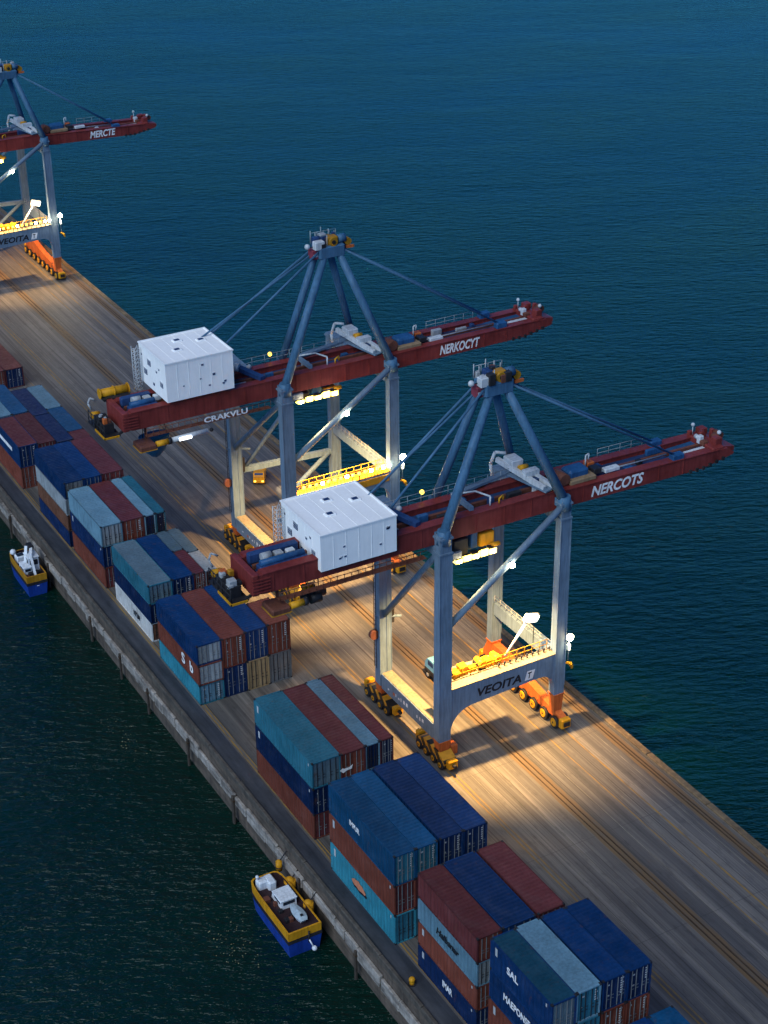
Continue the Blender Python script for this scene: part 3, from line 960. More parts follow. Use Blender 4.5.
    # ---- braces
    b = B().mat(BLUE); b.tube((xb - 0.2, yy(-0.15), g0 + 0.75), (xa + 0.2, yy(-0.15), P['brace_z']), 0.29, n=14)
    br = b.build('brace', None, root)
    b = B().mat(BLUE); b.tube((xa, yy(0.3), g0 - 0.3), (xa, yy(D - 0.2), P['lbrace_z']), 0.27, n=14); b.build('brace', None, root)
    if P['rear']:
        b = B().mat(BLUE); b.beam((xa, yy(D), 8.7), (xb, yy(D), 8.2), 0.5, 0.55); b.build('strut', None, root)
        b = B().mat(BLUE); b.tube((xb, yy(D + 0.1), g0 - 1.5), (xa + 1.2, yy(D + 0.1), 8.9), 0.22, n=12); b.build('brace', None, root)
        b = B().mat(BLUE); b.tube((xb - 0.7, yy(D - 0.1), 8.2), (xb - 6, yy(D - 0.1), 4.2), 0.26, n=12); b.build('brace', None, root)
    # lamp clamped on the front brace
    lp = Vector((xb - 0.2, yy(-0.15), g0 + 0.75)).lerp(Vector((xa + 0.2, yy(-0.15), P['brace_z'])), 0.46)
    b = B().mat(CORE); b.ball(lp + Vector((0, -0.46, -0.02)), 0.24, 12, 8); b.mat(DARK); b.cbox(lp.x, lp.y - 0.28, lp.z + 0.12, 0.3, 0.2, 0.14)
    b.build('brace_lamp', None, br)
    light('POINT', 'brace_light', lp + Vector((0.1, -0.5, -0.45)), 70, (1.0, 0.75, 0.42), root, 0.15)
    # ---- girders: straight over the pier, rising slightly along the boom
    rise = P['rise']
    def gird(y0, y1, name):
        pr = [(xe_, g0 + 0.1), (xe_ + 0.4, g0), (xb, g0), (xt - 3.2, g0 + rise * 0.85 + 0.12), (xt, g0 + rise + 0.75), (xt + 0.15, g0 + rise + 0.95), (xt - 0.6, g1 + rise - 0.22), (xb + 1, g1 - 0.18), (xb - 1, g1), (xe_, g1)]
        b = B().mat(RED); b.prism(pr, 'y', yy(y0), yy(y1))
        # top and bottom flanges, stiffeners
        b.mat(RED)
        b.beam((xe_ + 0.3, yy((y0 + y1) / 2), g1 + 0.05), (xb, yy((y0 + y1) / 2), g1 + 0.05), (y1 - y0) + 0.16, 0.09)
        b.beam((xb, yy((y0 + y1) / 2), g1 - 0.13), (xt - 1.5, yy((y0 + y1) / 2), g1 - 0.16 + rise * 0.95), (y1 - y0) + 0.16, 0.09)
        b.mat(RED)
        x = xe_ + 1.2
        while x < xt - 3:
            zz = 0 if x < xb else rise * (x - xb) / (xt - xb)
            b.box(x - 0.04, x + 0.04, yy(y0) - 0.045, yy(y0) - 0.002, g0 + zz * 0.85 + 0.08, g1 + zz * 0.9 - 0.06)
            x += 2.6
        return b.build(name, None, root)
    gf = gird(0.72, 1.45, 'girder'); gr = gird(3.85, 4.6, 'girder')
    # lettering on boom
    tx = xb + P.get('text_dx', 3.2)
    tz = g0 + rise * (tx + 2.5 - xb) / (xt - xb) * 0.9 + 0.32
    letters(P['name'], P.get('text_w', 5.4), 1.0, (tx, yy(0.664), tz), (1, 0, 0), gf, LETTER_W, 'lettering', 0.004, 0.25)
    # inner rails and walkway plates between the girders
    b = B().mat(NAVY)
    b.box(xe_ + 0.5, xb + 0.5, yy(1.5), yy(3.8), g1 - 0.55, g1 - 0.48)
    b.beam((xb + 0.5, yy(2.65), g1 - 0.55), (xt - 6.0, yy(2.65), g1 - 0.55 + rise * 0.6), 2.2, 0.06)
    b.build('inner_floor', None, root)
    b = B().mat(BROWN); b.box(xe_ + 0.4, xb + 0.5, yy(2.5), yy(2.78), g1 - 0.476, g1 - 0.12)
    b.beam((xb + 0.5, yy(2.7), g1 - 0.45), (xt - 2, yy(2.7), g1 - 0.45 + rise * 0.85), 0.3, 0.3)
    b.build('trolley_rail', None, root)
    b = B().mat(GREY)
    railing(b, (xe_ + 7.5 if not P.get('no_house') else xe_, yy(4.55), g1 + 0.1), (xb - 2, yy(4.55), g1 + 0.1), 0.9, 1.3, 0.025)
    b.build('railing', None, root)
    rq = random.Random(P['seed'] + 7)
    x = xa - 1.0
    while x < xt - 7.5:
        ww = rq.uniform(0.4, 1.6); y0_ = rq.uniform(1.55, 2.2) if rq.random() < 0.6 else rq.uniform(3.0, 3.3)
        zz = 0 if x < xb else rise * (x - xb) / (xt - xb)
        b = B().mat(rq.choice((NAVY, DARK, GREY, MIDB, LGREY, NAVY, BROWN)))
        b.bevbox(x, x + ww, yy(y0_), yy(y0_ + rq.uniform(0.3, 0.6)), g1 - 0.46 + zz * 0.8, g1 - 0.1 + zz * 0.8 + rq.uniform(-0.1, 0.5), 0.05)
        b.build('motor_box' if ww < 1.0 else 'cable_tray', None, root)
        x += ww + rq.uniform(0.5, 1.9)
    b = B().mat(GREY)
    tA, tB = 6.5 / (xt - xb), 1 - 7.0 / (xt - xb)
    railing(b, (xb + 6.5, yy(4.5), g1 - 0.12 + rise * tA), (xt - 7.0, yy(4.5), g1 - 0.12 + rise * tB), 0.8, 1.2, 0.025)
    b.path([(xb + 0.5, yy(1.75), g1 + 0.12), (xt - 6.5, yy(1.75), g1 + 0.1 + rise * 0.6)], 0.06, 6)
    b.build('railing', None, root)
    for x in [xe_ + 0.25 + i * 5.0 for i in range(int((xb - xe_) / 5) + 1)] + [xb + 3, xb + 8, xb + 13]:
        zz = 0 if x < xb else rise * (x - xb) / (xt - xb)
        b = B().mat(RED); b.box(x - 0.18, x + 0.18, yy(1.46), yy(3.84), g0 + 0.4 + zz, g1 - 0.6 + zz * 0.8); b.build('girder_tie', None, root)
    # ---- boom end: blue plate, red frame, tip machinery
    zt = g1 + rise
    b = B().mat(MIDB); b.beam((xt - 6.2, yy(2.65), zt - 0.62), (xt - 2.2, yy(2.65), zt - 0.5), 2.3, 0.12)
    b.mat(LGREY); b.box(xt - 4.5, xt - 2.4, yy(1.5), yy(1.95), zt - 0.35, zt - 0.12)
    b.mat(RED); b.bevbox(xt - 2.2, xt - 0.9, yy(0.8), yy(4.5), zt - 1.1, zt + 0.05, 0.1)
    b.prism([(xt - 0.9, zt - 0.9), (xt + 0.35, zt - 0.75), (xt + 0.35, zt - 0.35), (xt - 0.9, zt - 0.1)], 'y', yy(1.0), yy(4.3))
    b.build('boom_tip', None, root)
    rr = random.Random(5)
    for i in range(12):
        b = B().mat(rr.choice((RED, RED, LGREY, DARK, BROWN)))
        x = xt - rr.uniform(0.2, 2.6); y = yy(rr.uniform(1.0, 4.3)); sz = rr.uniform(0.15, 0.4)
        if rr.random() < 0.5:
            b.bevbox(x - sz, x + sz, y - sz, y + sz, zt - 0.1, zt + rr.uniform(0.25, 0.75), 0.05); b.build('motor_box', None, root)
        else:
            b.tube((x, y - sz, zt + 0.3), (x, y + sz, zt + 0.3), rr.uniform(0.2, 0.35), n=12); b.build('winch_drum', None, root)
    for (ox, oy, oz, rad) in ((1.9, 4.0, 1.0, 0.18), (0.6, 2.0, 0.75, 0.2)):
        b = B().mat(LGREY); b.tube((xt - ox, yy(oy), zt - 0.1), (xt - ox, yy(oy), zt + oz), 0.04, n=6); b.ball((xt - ox, yy(oy), zt + oz), rad); b.build('aerial', None, root)
    for i in range(6):
        bxx = xt - 4.6 + i * 0.7; bz = g0 + rise * 0.85 + 0.1 + max(0.0, (bxx - xt + 3.2) / 3.2) * (0.65 + rise * 0.15)
        b = B().mat(DARK); b.cbox(bxx, yy(0.64), bz + 0.1, 0.26, 0.17, 0.3); b.build('bump_stop', None, root)
    # ---- A-frame
    feet = [(xa + 0.05, 0.0, g1 - 0.6, ax - 0.55, ay - 0.5), (xb + 0.0, 0.0, g1 - 0.6, ax + 0.75, ay - 0.5),
            (xa + 2.3, 5.1, g1 - 0.2, ax - 0.95, ay + 0.5), (xb - 0.2, 7.0, g1 - 1.2, ax + 0.35, ay + 0.6)]
    for i, (fx, fy, fz, tx_, ty_) in enumerate(feet):
        b = B().mat(FRAME_BLUE); b.tube((fx, yy(fy), fz), (tx_, yy(ty_), az), 0.43 if i < 2 else 0.36, 0.34, n=16)
        if i < 2:
            b.tube((fx, yy(fy), fz - 0.75), (fx, yy(fy), fz + 0.45), 0.62, 0.52, n=16)
            b.cbox(fx, yy(fy + 0.55), fz - 0.25, 0.9, 0.5, 0.7)
        else:
            b.cbox(fx, yy(fy), fz - 0.1, 0.9, 0.7, 0.5)
        b.build('mast_leg', None, root)
    b = B().mat(BLUE); b.box(xb - 0.6, xb + 0.2, yy(4.65), yy(7.4), g0 + 0.1, g1 - 1.0); b.build('outrigger', None, root)
    # cross member of the mast
    b = B().mat(FRAME_BLUE); b.bevbox(ax - 1.35, ax + 1.35, yy(ay - 0.95), yy(ay + 0.95), az - 0.35, az + 0.75, 0.15)
    hd = b.build('mast_head', None, root)
    b = B().mat(OCHRE); b.tube((ax + 0.15, yy(ay - 0.9), az + 1.05), (ax + 0.15, yy(ay + 0.4), az + 1.05), 0.42, n=16); b.bevbox(ax - 0.35, ax + 0.75, yy(ay - 0.7), yy(ay + 0.1), az + 0.7, az + 1.5, 0.1); b.mat(DARK); b.tube((ax + 0.15, yy(ay - 0.95), az + 1.05), (ax + 0.15, yy(ay - 0.9), az + 1.05), 0.2, n=12); b.build('sheave', None, hd)
    b = B().mat(OCHRE); b.tube((ax + 1.9, yy(ay - 0.5), az + 0.7), (ax + 1.9, yy(ay + 0.5), az + 0.7), 0.34, n=16); b.mat(DARK); b.cbox(ax + 1.6, yy(ay), az + 0.35, 0.8, 0.9, 0.5); b.mat(ORANGE); b.cbox(ax + 2.0, yy(ay - 0.6), az + 0.25, 0.8, 0.15, 0.25); b.build('sheave', None, hd)
    b = B().mat(LGREY); b.bevbox(ax - 1.75, ax - 0.75, yy(ay - 0.9), yy(ay - 0.2), az + 0.55, az + 1.3, 0.06); b.build('winch_box', None, hd)
    rq = random.Random(P['seed'] + 50)
    for i in range(9):
        b = B().mat(rq.choice((DARK, DARK, NAVY, BROWN, GREY)))
        ox, oy, ss = rq.uniform(-1.5, 1.6), rq.uniform(-0.8, 0.8), rq.uniform(0.14, 0.32)
        b.bevbox(ax + ox - ss, ax + ox + ss, yy(ay + oy) - ss, yy(ay + oy) + ss, az + 0.6, az + rq.uniform(1.0, 1.75), 0.05); b.build('motor_box', None, hd)
    b = B().mat(FRAME_BLUE); b.tube((ax + 0.8, yy(ay - 0.3), az + 1.1), (ax + 1.6, yy(ay - 0.3), az + 1.1), 0.4, n=14); b.build('winch_drum', None, hd)
    b = B().mat(paint('dark red machinery', (0.22, 0.04, 0.06), 0.5)); b.bevbox(ax - 1.95, ax - 1.3, yy(ay - 0.6), yy(ay + 0.3), az - 0.4, az + 0.45, 0.06); b.mat(LGREY); b.cbox(ax - 1.6, yy(ay - 0.62), az - 0.05, 0.5, 0.03, 0.25); b.build('junction_box', None, hd)
    b = B().mat(GREY)
    for (ox, oy, h) in ((-1.4, 0.8, 1.9), (-0.9, 0.8, 1.6), (-0.3, 0.8, 2.1), (0.5, 0.8, 1.8), (1.1, 0.8, 1.5), (-0.5, -0.8, 1.8)):
        b.tube((ax + ox, yy(ay + oy), az + 0.7), (ax + ox, yy(ay + oy), az + h), 0.05, n=5)
    railing(b, (ax - 1.3, yy(ay + 0.9), az + 0.75), (ax + 1.3, yy(ay + 0.9), az + 0.75), 0.9, 0.6, 0.03)
    b.mat(LGREY); b.ball((ax - 2.3, yy(ay - 0.3), az + 0.85), 0.26); b.mat(DARK); b.tube((ax - 2.3, yy(ay - 0.3), az + 0.75), (ax - 1.6, yy(ay - 0.3), az + 0.75), 0.05, n=5)
    b.mat(NAVY)
    b.bevbox(ax - 0.8, ax - 0.1, yy(ay - 0.3), yy(ay + 0.6), az + 0.7, az + 1.5, 0.05)
    b.build('mast_fittings', None, hd)
    # ---- stays
    for y0, y1 in ((ay - 0.7, 1.1), (ay + 0.5, 4.2)):
        b = B().mat(FRAME_BLUE); b.tube((ax - 1.4, yy(y0), az + 0.25), (P['stay_x'], yy(y1 + 1.6), P['stay_z']), 0.11, n=10); b.build('back_stay', None, root)
        b = B().mat(FRAME_BLUE); b.tube((ax + 1.3, yy(y0), az + 0.1), (xt - 5.8, yy(y1), zt + 0.15), 0.10, n=10); b.build('boom_stay', None, root)
        b = B().mat(MIDB); b.bevbox(xt - 6.5, xt - 5.3, yy(y1 - 0.35), yy(y1 + 0.35), zt - 0.12, zt + 0.45, 0.08); b.build('stay_anchor', None, root)
    b = B().mat(FRAME_BLUE); b.tube((ax - 1.2, yy(ay), az + 0.2), (P['stay_x'] - 1.6, yy(4.6), P['stay_z'] + 0.3), 0.09, n=10); b.build('back_stay', None, root)
    # ---- machinery house
    hx0, hx1, hy0, hy1, hz0, hz1 = P['house']
    b = B().mat(WHITE)
    b.box(hx0, hx1, yy(hy0), yy(hy1), hz0, hz1)
    ho = b.build('machinery_house', None, root)
    b = B().mat(WHITE)
    b.box(hx0 - 0.06, hx1 + 0.06, yy(hy0) - 0.06, yy(hy0) + 0.06, hz1 - 0.02, hz1 + 0.10)
    b.box(hx0 - 0.06, hx1 + 0.06, yy(hy1) - 0.06, yy(hy1) + 0.06, hz1 - 0.02, hz1 + 0.10)
    b.box(hx0 - 0.06, hx0 + 0.06, yy(hy0) + 0.06, yy(hy1) - 0.06, hz1 - 0.02, hz1 + 0.10)
    b.box(hx1 - 0.06, hx1 + 0.06, yy(hy0) + 0.06, yy(hy1) - 0.06, hz1 - 0.02, hz1 + 0.10)
    for i in range(1, 6):                                        # panel seams
        x = hx0 + (hx1 - hx0) * i / 6
        b.box(x - 0.02, x + 0.02, yy(hy0) - 0.02, yy(hy0) - 0.001, hz0 + 0.05, hz1 - 0.05)
        b.box(x - 0.02, x + 0.02, yy(hy0) + 0.1, yy(hy1) - 0.1, hz1 + 0.001, hz1 + 0.02)
    for i in range(1, 5):
        y = hy0 + (hy1 - hy0) * i / 5
        b.box(hx0 - 0.02, hx0 - 0.001, yy(y) - 0.02, yy(y) + 0.02, hz0 + 0.05, hz1 - 0.05)
    b.build('panel_trim', None, ho)
    for (fx, fy) in ((0.35, 0.42), (0.48, 0.75), (0.78, 0.60)):      # roof hatches
        b = B().mat(WHITE); x = hx0 + (hx1 - hx0) * fx; y = hy0 + (hy1 - hy0) * fy
        b.bevbox(x - 0.42, x + 0.42, yy(y) - 0.32, yy(y) + 0.32, hz1 + 0.003, hz1 + 0.12, 0.04)
        b.mat(NAVY); b.box(x - 0.28, x + 0.2, yy(y) - 0.22, yy(y) + 0.16, hz1 + 0.122, hz1 + 0.15)
        b.build('roof_hatch', None, ho)
    rr = random.Random(P['seed'])
    for i in range(7):                                               # vents in front
        x = hx0 + (hx1 - hx0) * rr.uniform(0.12, 0.95); z = hz0 + (hz1 - hz0) * rr.uniform(0.2, 0.85); s = rr.uniform(0.06, 0.15)
        b = B().mat(NAVY); b.box(x - s, x + s, yy(hy0) - 0.035, yy(hy0) - 0.003, z - s * 0.8, z + s * 0.7)
        b.mat(LGREY); b.box(x - s * 1.2, x + s * 1.2, yy(hy0) - 0.05, yy(hy0) - 0.003, z + s * 0.7, z + s * 1.0)
        b.build('vent', None, ho)
    for (fy, fz, s) in ((0.62, 0.68, 0.36), (0.78, 0.36, 0.36), (0.18, 0.36, 0.3), (0.48, 0.2, 0.16), (0.9, 0.75, 0.1), (0.35, 0.6, 0.12), (0.25, 0.72, 0.1)):
        y = hy0 + (hy1 - hy0) * fy; z = hz0 + (hz1 - hz0) * fz
        b = B().mat(NAVY); b.box(hx0 - 0.035, hx0 - 0.003, yy(y) - s, yy(y) + s, z - s * 0.75, z + s * 0.75)
        b.mat(LGREY); b.box(hx0 - 0.05, hx0 - 0.003, yy(y) - s - 0.05, yy(y) + s + 0.05, z + s * 0.75, z + s * 0.75 + 0.06)
        if s > 0.2:
            for k in range(3): b.box(hx0 - 0.045, hx0 - 0.036, yy(y) - s + 0.04, yy(y) + s - 0.04, z - s * 0.5 + k * s * 0.45, z - s * 0.5 + k * s * 0.45 + 0.04)
        b.build('vent', None, ho)
    b = B().mat(LGREY)                                               # stair cage on the rear left corner
    x, y = hx0 - 0.45, yy(hy1 - 0.4)
    for (ox, oy) in ((-0.3, -0.35), (0.3, -0.35), (0.3, 0.35), (-0.3, 0.35)):
        b.tube((x + ox, y + oy, hz0 - 0.8), (x + ox, y + oy, hz1 - 0.2), 0.035, n=5)
    z = hz0 - 0.6
    while z < hz1 - 0.2:
        for a, c in (((-0.3, -0.35), (0.3, -0.35)), ((0.3, -0.35), (0.3, 0.35)), ((0.3, 0.35), (-0.3, 0.35)), ((-0.3, 0.35), (-0.3, -0.35))):
            b.tube((x + a[0], y + a[1], z), (x + c[0], y + c[1], z), 0.025, n=4)
        b.tube((x - 0.3, y - 0.35, z), (x + 0.3, y + 0.35, z + 0.3), 0.03, n=4)
        z += 0.38
    b.build('stair_cage', None, ho)
    b = B().mat(GREY); b.box(hx0 + 0.4, hx1 - 0.4, yy(4.7), yy(hy1 - 0.3), hz0 - 0.45, hz0 - 0.004); b.build('bracket', None, ho)
    # ---- land-side end of the girders
    b = B().mat(RED)
    b.bevbox(xe_ - 0.55, xe_ - 0.003, yy(0.65), yy(4.7), g0 + 0.05, g1 + 0.12, 0.06)
    for i in range(5): b.box(xe_ - 0.6, xe_ + 0.9, yy(0.60), yy(0.66), g0 + 0.2 + i * 0.28, g0 + 0.3 + i * 0.28)
    b.build('end_frame', None, root)
    b = B().mat(NAVY)
    b.bevbox(xe_ + 0.5, hx0 - 0.4, yy(1.5), yy(2.3), g1 - 0.35, g1 + 0.15, 0.08)
    b.mat(MIDB); b.tube((xe_ + 0.7, yy(1.9), g1 + 0.3), (hx0 - 0.6, yy(1.9), g1 + 0.3), 0.26, n=12)
    b.mat(NAVY); b.bevbox(xe_ + 0.4, hx0 - 0.4, yy(3.2), yy(3.8), g1 - 0.3, g1 + 0.45, 0.08)
    b.mat(GREY); b.tube((xe_ + 1.2, yy(2.75), g1 + 0.25), (xe_ + 2.0, yy(2.75), g1 + 0.25), 0.35, n=12); b.bevbox(xe_ + 2.3, xe_ + 3.0, yy(2.45), yy(3.1), g1 - 0.2, g1 + 0.4, 0.06); b.mat(LGREY); b.bevbox(xe_ + 3.3, xe_ + 4.0, yy(2.5), yy(3.0), g1 - 0.2, g1 + 0.35, 0.06)
    b.build('winch_deck', None, root)
    if P['lit_walk']:
        b = B().mat(YELLOW); yd = 5.4
        b.tube((xe_ - 0.8, yy(yd), g1 + 0.4), (xe_ + 1.9, yy(yd), g1 + 0.4), 0.4, n=18)
        for x in (xe_ - 0.85, xe_ + 0.5, xe_ + 1.9): b.tube((x - 0.05, yy(yd), g1 + 0.4), (x + 0.05, yy(yd), g1 + 0.4), 0.5, n=18)
        b.mat(DARK); b.cbox(xe_ + 0.5, yy(yd - 0.45), g1 + 0.02, 2.6, 0.9, 0.2)
        b.build('cable_drum', None, root)
    b = B().mat(DARK); px = xe_ - 1.5
    b.box(px - 0.75, px + 0.75, yy(1.0), yy(5.2), g0 - 0.35, g0 - 0.2)
    b.box(px - 0.5, px + 0.4, yy(1.6), yy(4.2), g0 - 0.19, g0 + 0.75)
    b.beam((px + 0.5, yy(1.2), g0 - 0.3), (xe_ + 0.3, yy(1.2), g0 + 0.3), 0.2, 0.2); b.beam((px + 0.5, yy(4.4), g0 - 0.3), (xe_ + 0.3, yy(4.4), g0 + 0.3), 0.2, 0.2)
    railing(b, (px - 0.7, yy(1.1), g0 - 0.2), (px - 0.7, yy(5.1), g0 - 0.2), 1.1, 0.8, 0.04)
    b.mat(YELLOW); b.box(px - 0.83, px - 0.752, yy(0.9), yy(3.3), g0 - 0.4, g0 - 0.2); b.box(px - 0.83, px + 0.6, yy(0.9), yy(0.985), g0 - 0.4, g0 - 0.22); b.tube((px - 0.5, yy(4.9), g0 + 0.4), (px + 0.3, yy(4.9), g0 + 0.4), 0.32, n=12)
    rq = random.Random(P['seed'] + 80)
    for i in range(9):
        b.mat(rq.choice((DARK, DARK, BROWN, RED, ORANGE, GREY, OCHRE)))
        ox, oy, ss = rq.uniform(-0.5, 0.4), rq.uniform(1.7, 4.1), rq.uniform(0.12, 0.34)
        b.bevbox(px + ox - ss, px + ox + ss, yy(oy) - ss, yy(oy) + ss, g0 + 0.7, g0 + rq.uniform(0.9, 1.35), 0.05)
    b.mat(GREY); b.path([(px - 0.4, yy(5.0), g0 + 0.9), (px - 0.6, yy(5.2), g0 + 1.5), (px - 0.3, yy(5.4), g0 + 1.9), (px + 0.2, yy(5.3), g0 + 1.6)], 0.09, 8)
    b.build('service_platform', None, root)
    # lattice catwalk hung under the front girder
    b = B().mat(BROWN); lx0, lx1 = xe_ + 1.5, xa - 1.3
    b.box(lx0, lx1, yy(0.35), yy(0.95), g0 - 0.82, g0 - 0.76)
    x = lx0
    while x <= lx1:
        b.tube((x, yy(0.38), g0 - 0.8), (x, yy(0.38), g0 - 0.02), 0.03, n=4); x += 0.62
    b.tube((lx0, yy(0.38), g0 - 0.08), (lx1, yy(0.38), g0 - 0.08), 0.035, n=5)
    cw = b.build('catwalk', None, root)
    if P['lit_walk']:
        letters('CRAKVLU', 4.4, 0.55, (lx1 - 6.8, yy(0.33), g0 - 0.72), (1, 0, 0), cw, LETTER_W, 'lettering', 0.004)
    # hanging gear under the land-side end
    b = B().mat(BROWN); hz = g0 - (1.55 if P['tube'] else 1.3)
    b.box(xe_ + 1.7, xe_ + 1.9, yy(1.4), yy(1.6), hz, g0)
    b.bevbox(xe_ + 0.6, xe_ + 2.2, yy(-0.1), yy(1.8), hz - 0.35, hz + 0.1, 0.1); b.mat(OCHRE); b.bevbox(xe_ + 0.55, xe_ + 2.25, yy(-0.12), yy(1.8), hz - 0.44, hz - 0.353, 0.04); b.mat(YELLOW)
    b.tube((xe_ + 2.25, yy(0.2), hz - 0.05), (xe_ + 3.4, yy(0.2), hz - 0.02), 0.28, n=14)
    b.mat(DARK); b.tube((xe_ + 3.4, yy(0.2), hz - 0.02), (xe_ + 3.7, yy(0.2), hz - 0.02), 0.33, n=14)
    hg = b.build('hanging_hoist', None, root)
    if P['tube']:
        b = B().mat(LGREY); b.tube((xe_ + 3.7, yy(0.2), hz), (xe_ + 7.3, yy(0.2), hz + 0.08), 0.24, n=14); b.mat(DARK); b.ball((xe_ + 7.7, yy(0.2), hz + 0.1), 0.2)
        b.mat(COOL); b.bevbox(xe_ + 4.4, xe_ + 5.6, yy(-0.14), yy(-0.045), hz - 0.1, hz + 0.16, 0.02)
        b.build('boom_lamp', None, hg)
    else:
        for (ox, oy, m) in ((3.9, 1.5, DARK), (4.5, 2.4, YELLOW), (4.3, 0.9, DARK), (5.0, 1.6, BROWN)):
            b = B().mat(m); b.tube((xe_ + ox, yy(oy), hz - 0.4), (xe_ + ox + 0.9, yy(oy), hz - 0.4), 0.42, n=14); b.tube((xe_ + ox + 0.4, yy(oy), hz), (xe_ + ox + 0.4, yy(oy), g0), 0.05, n=5)
            b.build('hoist_motor', None, hg)
    # ---- trolley with cab and floodlights
    tx0, tx1 = P['trolley']; th = P['trolley_h']
    b = B().mat(NAVY)
    b.bevbox(tx0, tx1, yy(1.6), yy(3.9), g0 - th + 0.15, g0 - 0.05, 0.1)
    b.mat(DARK); b.bevbox(tx0 - 0.2, tx0 + 1.2, yy(0.9), yy(2.2), g0 - th - 0.1, g0 - 0.35, 0.08)
    b.mat(GREY); b.bevbox(tx0 - 0.6, tx0 + 0.5, yy(0.7), yy(1.5), g0 - th + 0.2, g0 - th + 0.8, 0.06)
    b.mat(YELLOW); b.bevbox(tx1 - 0.9, tx1 + 0.5, yy(1.2), yy(2.2), g0 - th + 0.35, g0 - 0.55, 0.08)
    b.tube((tx1 + 0.1, yy(1.1), g0 - th + 0.3), (tx1 + 0.9, yy(1.1), g0 - th + 0.3), 0.2, n=10)
    b.mat(MIDB); b.bevbox(tx0 + 1.6, tx1 - 1.2, yy(1.1), yy(1.7), g0 - th * 0.75, g0 - 0.1, 0.06)
    tl = b.build('trolley', None, root)
    for i in range(5):
        x = tx0 + 0.2 + i * (tx1 - tx0 - 0.2) / 4
        b = B().mat(DARK); b.bevbox(x - 0.3, x + 0.3, yy(0.72), yy(1.25), g0 - th - 0.02, g0 - th + 0.28, 0.05)
        hh = (0.0, 0.22, 0.10, 0.34, 0.16)[i]
        b.mat(WARM); b.prism([(yy(0.60), g0 - th - 0.22), (yy(1.2), g0 - th - 0.26), (yy(1.2), g0 - th - 0.04), (yy(0.60), g0 - th + 0.10 + hh)], 'x', x - 0.33, x + 0.33)
        b.mat(CORE); b.ball((x, yy(0.56), g0 - th - 0.06 + hh * 0.4), 0.13, 10, 6)
        b.build('floodlight', None, tl)
    light('SPOT', 'trolley_flood', ((tx0 + tx1) / 2, yy(2.0), g0 - th - 0.5), P['power'], (1.0, 0.575, 0.195), root, 0.4, ((tx0 + tx1) / 2 + 2.0, yy(3.6), 0), R(102), 0.9)
    # ---- grey forestay hoist lying across the girders
    b = B().mat(LGREY); hx = xb - 1.5
    for s in (-0.42, 0.42):
        b.beam((hx + 0.55 + s, yy(0.9), g1 + 0.45), (hx - 0.75 + s, yy(6.1), g1 + 1.25), 0.34, 0.42)
    b.beam((hx + 0.1 - 0.6, yy(3.0), g1 + 1.05), (hx + 0.1 + 0.7, yy(3.0), g1 + 1.05), 0.7, 0.5)
    b.bevbox(hx - 0.9, hx + 0.25, yy(4.2), yy(5.6), g1 + 1.0, g1 + 1.75, 0.08)
    b.mat(NAVY); b.bevbox(hx - 0.35, hx + 0.55, yy(2.2), yy(3.4), g1 + 0.2, g1 + 0.75, 0.05)
    b.mat(YELLOW); b.tube((hx - 0.4, yy(3.9), g1 + 1.15), (hx + 0.4, yy(3.9), g1 + 1.15), 0.25, n=10)
    b.mat(LGREY); b.path([(hx - 1.5, yy(6.2), g1 - 0.6), (hx - 1.6, yy(6.4), g1 + 0.8), (hx - 1.3, yy(6.2), g1 + 1.9), (hx - 0.6, yy(5.6), g1 + 1.9)], 0.14, 8)
    b.mat(BLUE); b.beam((hx + 0.7, yy(0.7), g1 + 0.3), (hx - 0.8, yy(5.9), g1 + 0.55), 1.5, 0.12)
    b.build('stay_hoist', None, root)
    # ---- boom-side motor and blue cover box
    bx = xb + 0.9
    b = B().mat(MIDB); b.bevbox(bx + 0.7, bx + 2.7, yy(1.6), yy(3.0), g1 + 0.25, g1 + 0.85, 0.18); b.build('cover_box', None, root)
    b = B().mat(BROWN); b.tube((bx, yy(1.2), g1 + 0.5), (bx, yy(2.6), g1 + 0.5), 0.5, n=14); b.build('winch_drum', None, root)
    b = B().mat(paint('tan machinery', (0.28, 0.19, 0.11), 0.5)); b.bevbox(bx + 0.5, bx + 3.1, yy(1.1), yy(3.2), g1 - 0.1, g1 + 0.25, 0.06); b.build('motor_bed', None, root)
    b = B().mat(DARK); b.bevbox(bx + 3.2, bx + 4.0, yy(1.6), yy(2.6), g1, g1 + 0.45, 0.06); b.build('motor_box', None, root)
    b = B().mat(LGREY); b.bevbox(bx + 4.3, bx + 5.8, yy(1.5), yy(2.1), g1 - 0.1, g1 + 0.2, 0.05); b.build('cable_tray', None, root)
    b = B().mat(LGREY); b.path([(bx + 3.2, yy(2.9), g1 + 0.2), (bx + 3.2, yy(2.9), g1 + 1.25), (bx + 3.5, yy(2.9), g1 + 1.35), (bx + 3.5, yy(2.9), g1 + 0.8)], 0.07, 6); b.build('hand_hoop', None, root)
    b = B().mat(ORANGE); b.bevbox(bx + 3.4, bx + 4.1, yy(2.8), yy(3.5), g1 + 0.1, g1 + 0.5, 0.05); b.build('motor_box', None, root)
    # ---- fittings on the girder between the mast legs
    b = B().mat(BLUE); b.beam((xa + 3.4, yy(1.2), g1 + 0.3), (xa + 3.4, yy(4.2), g1 + 0.3), 0.35, 0.35); b.build('cross_bar', None, root)
    b = B().mat(BLUE); b.beam((xa + 3.7, yy(4.1), g1 + 0.3), (xb - 2.0, yy(4.9), g1 + 0.55), 0.55, 0.22); b.build('side_bar', None, root)
    b = B().mat(LGREY); b.path([(xa + 3.2, yy(4.0), g1 + 0.4), (xa + 4.6, yy(2.6), g1 + 0.95), (xa + 5.2, yy(1.3), g1 + 0.9), (xa + 5.2, yy(1.3), g1)], 0.08, 6); b.build('cable_guide', None, root)
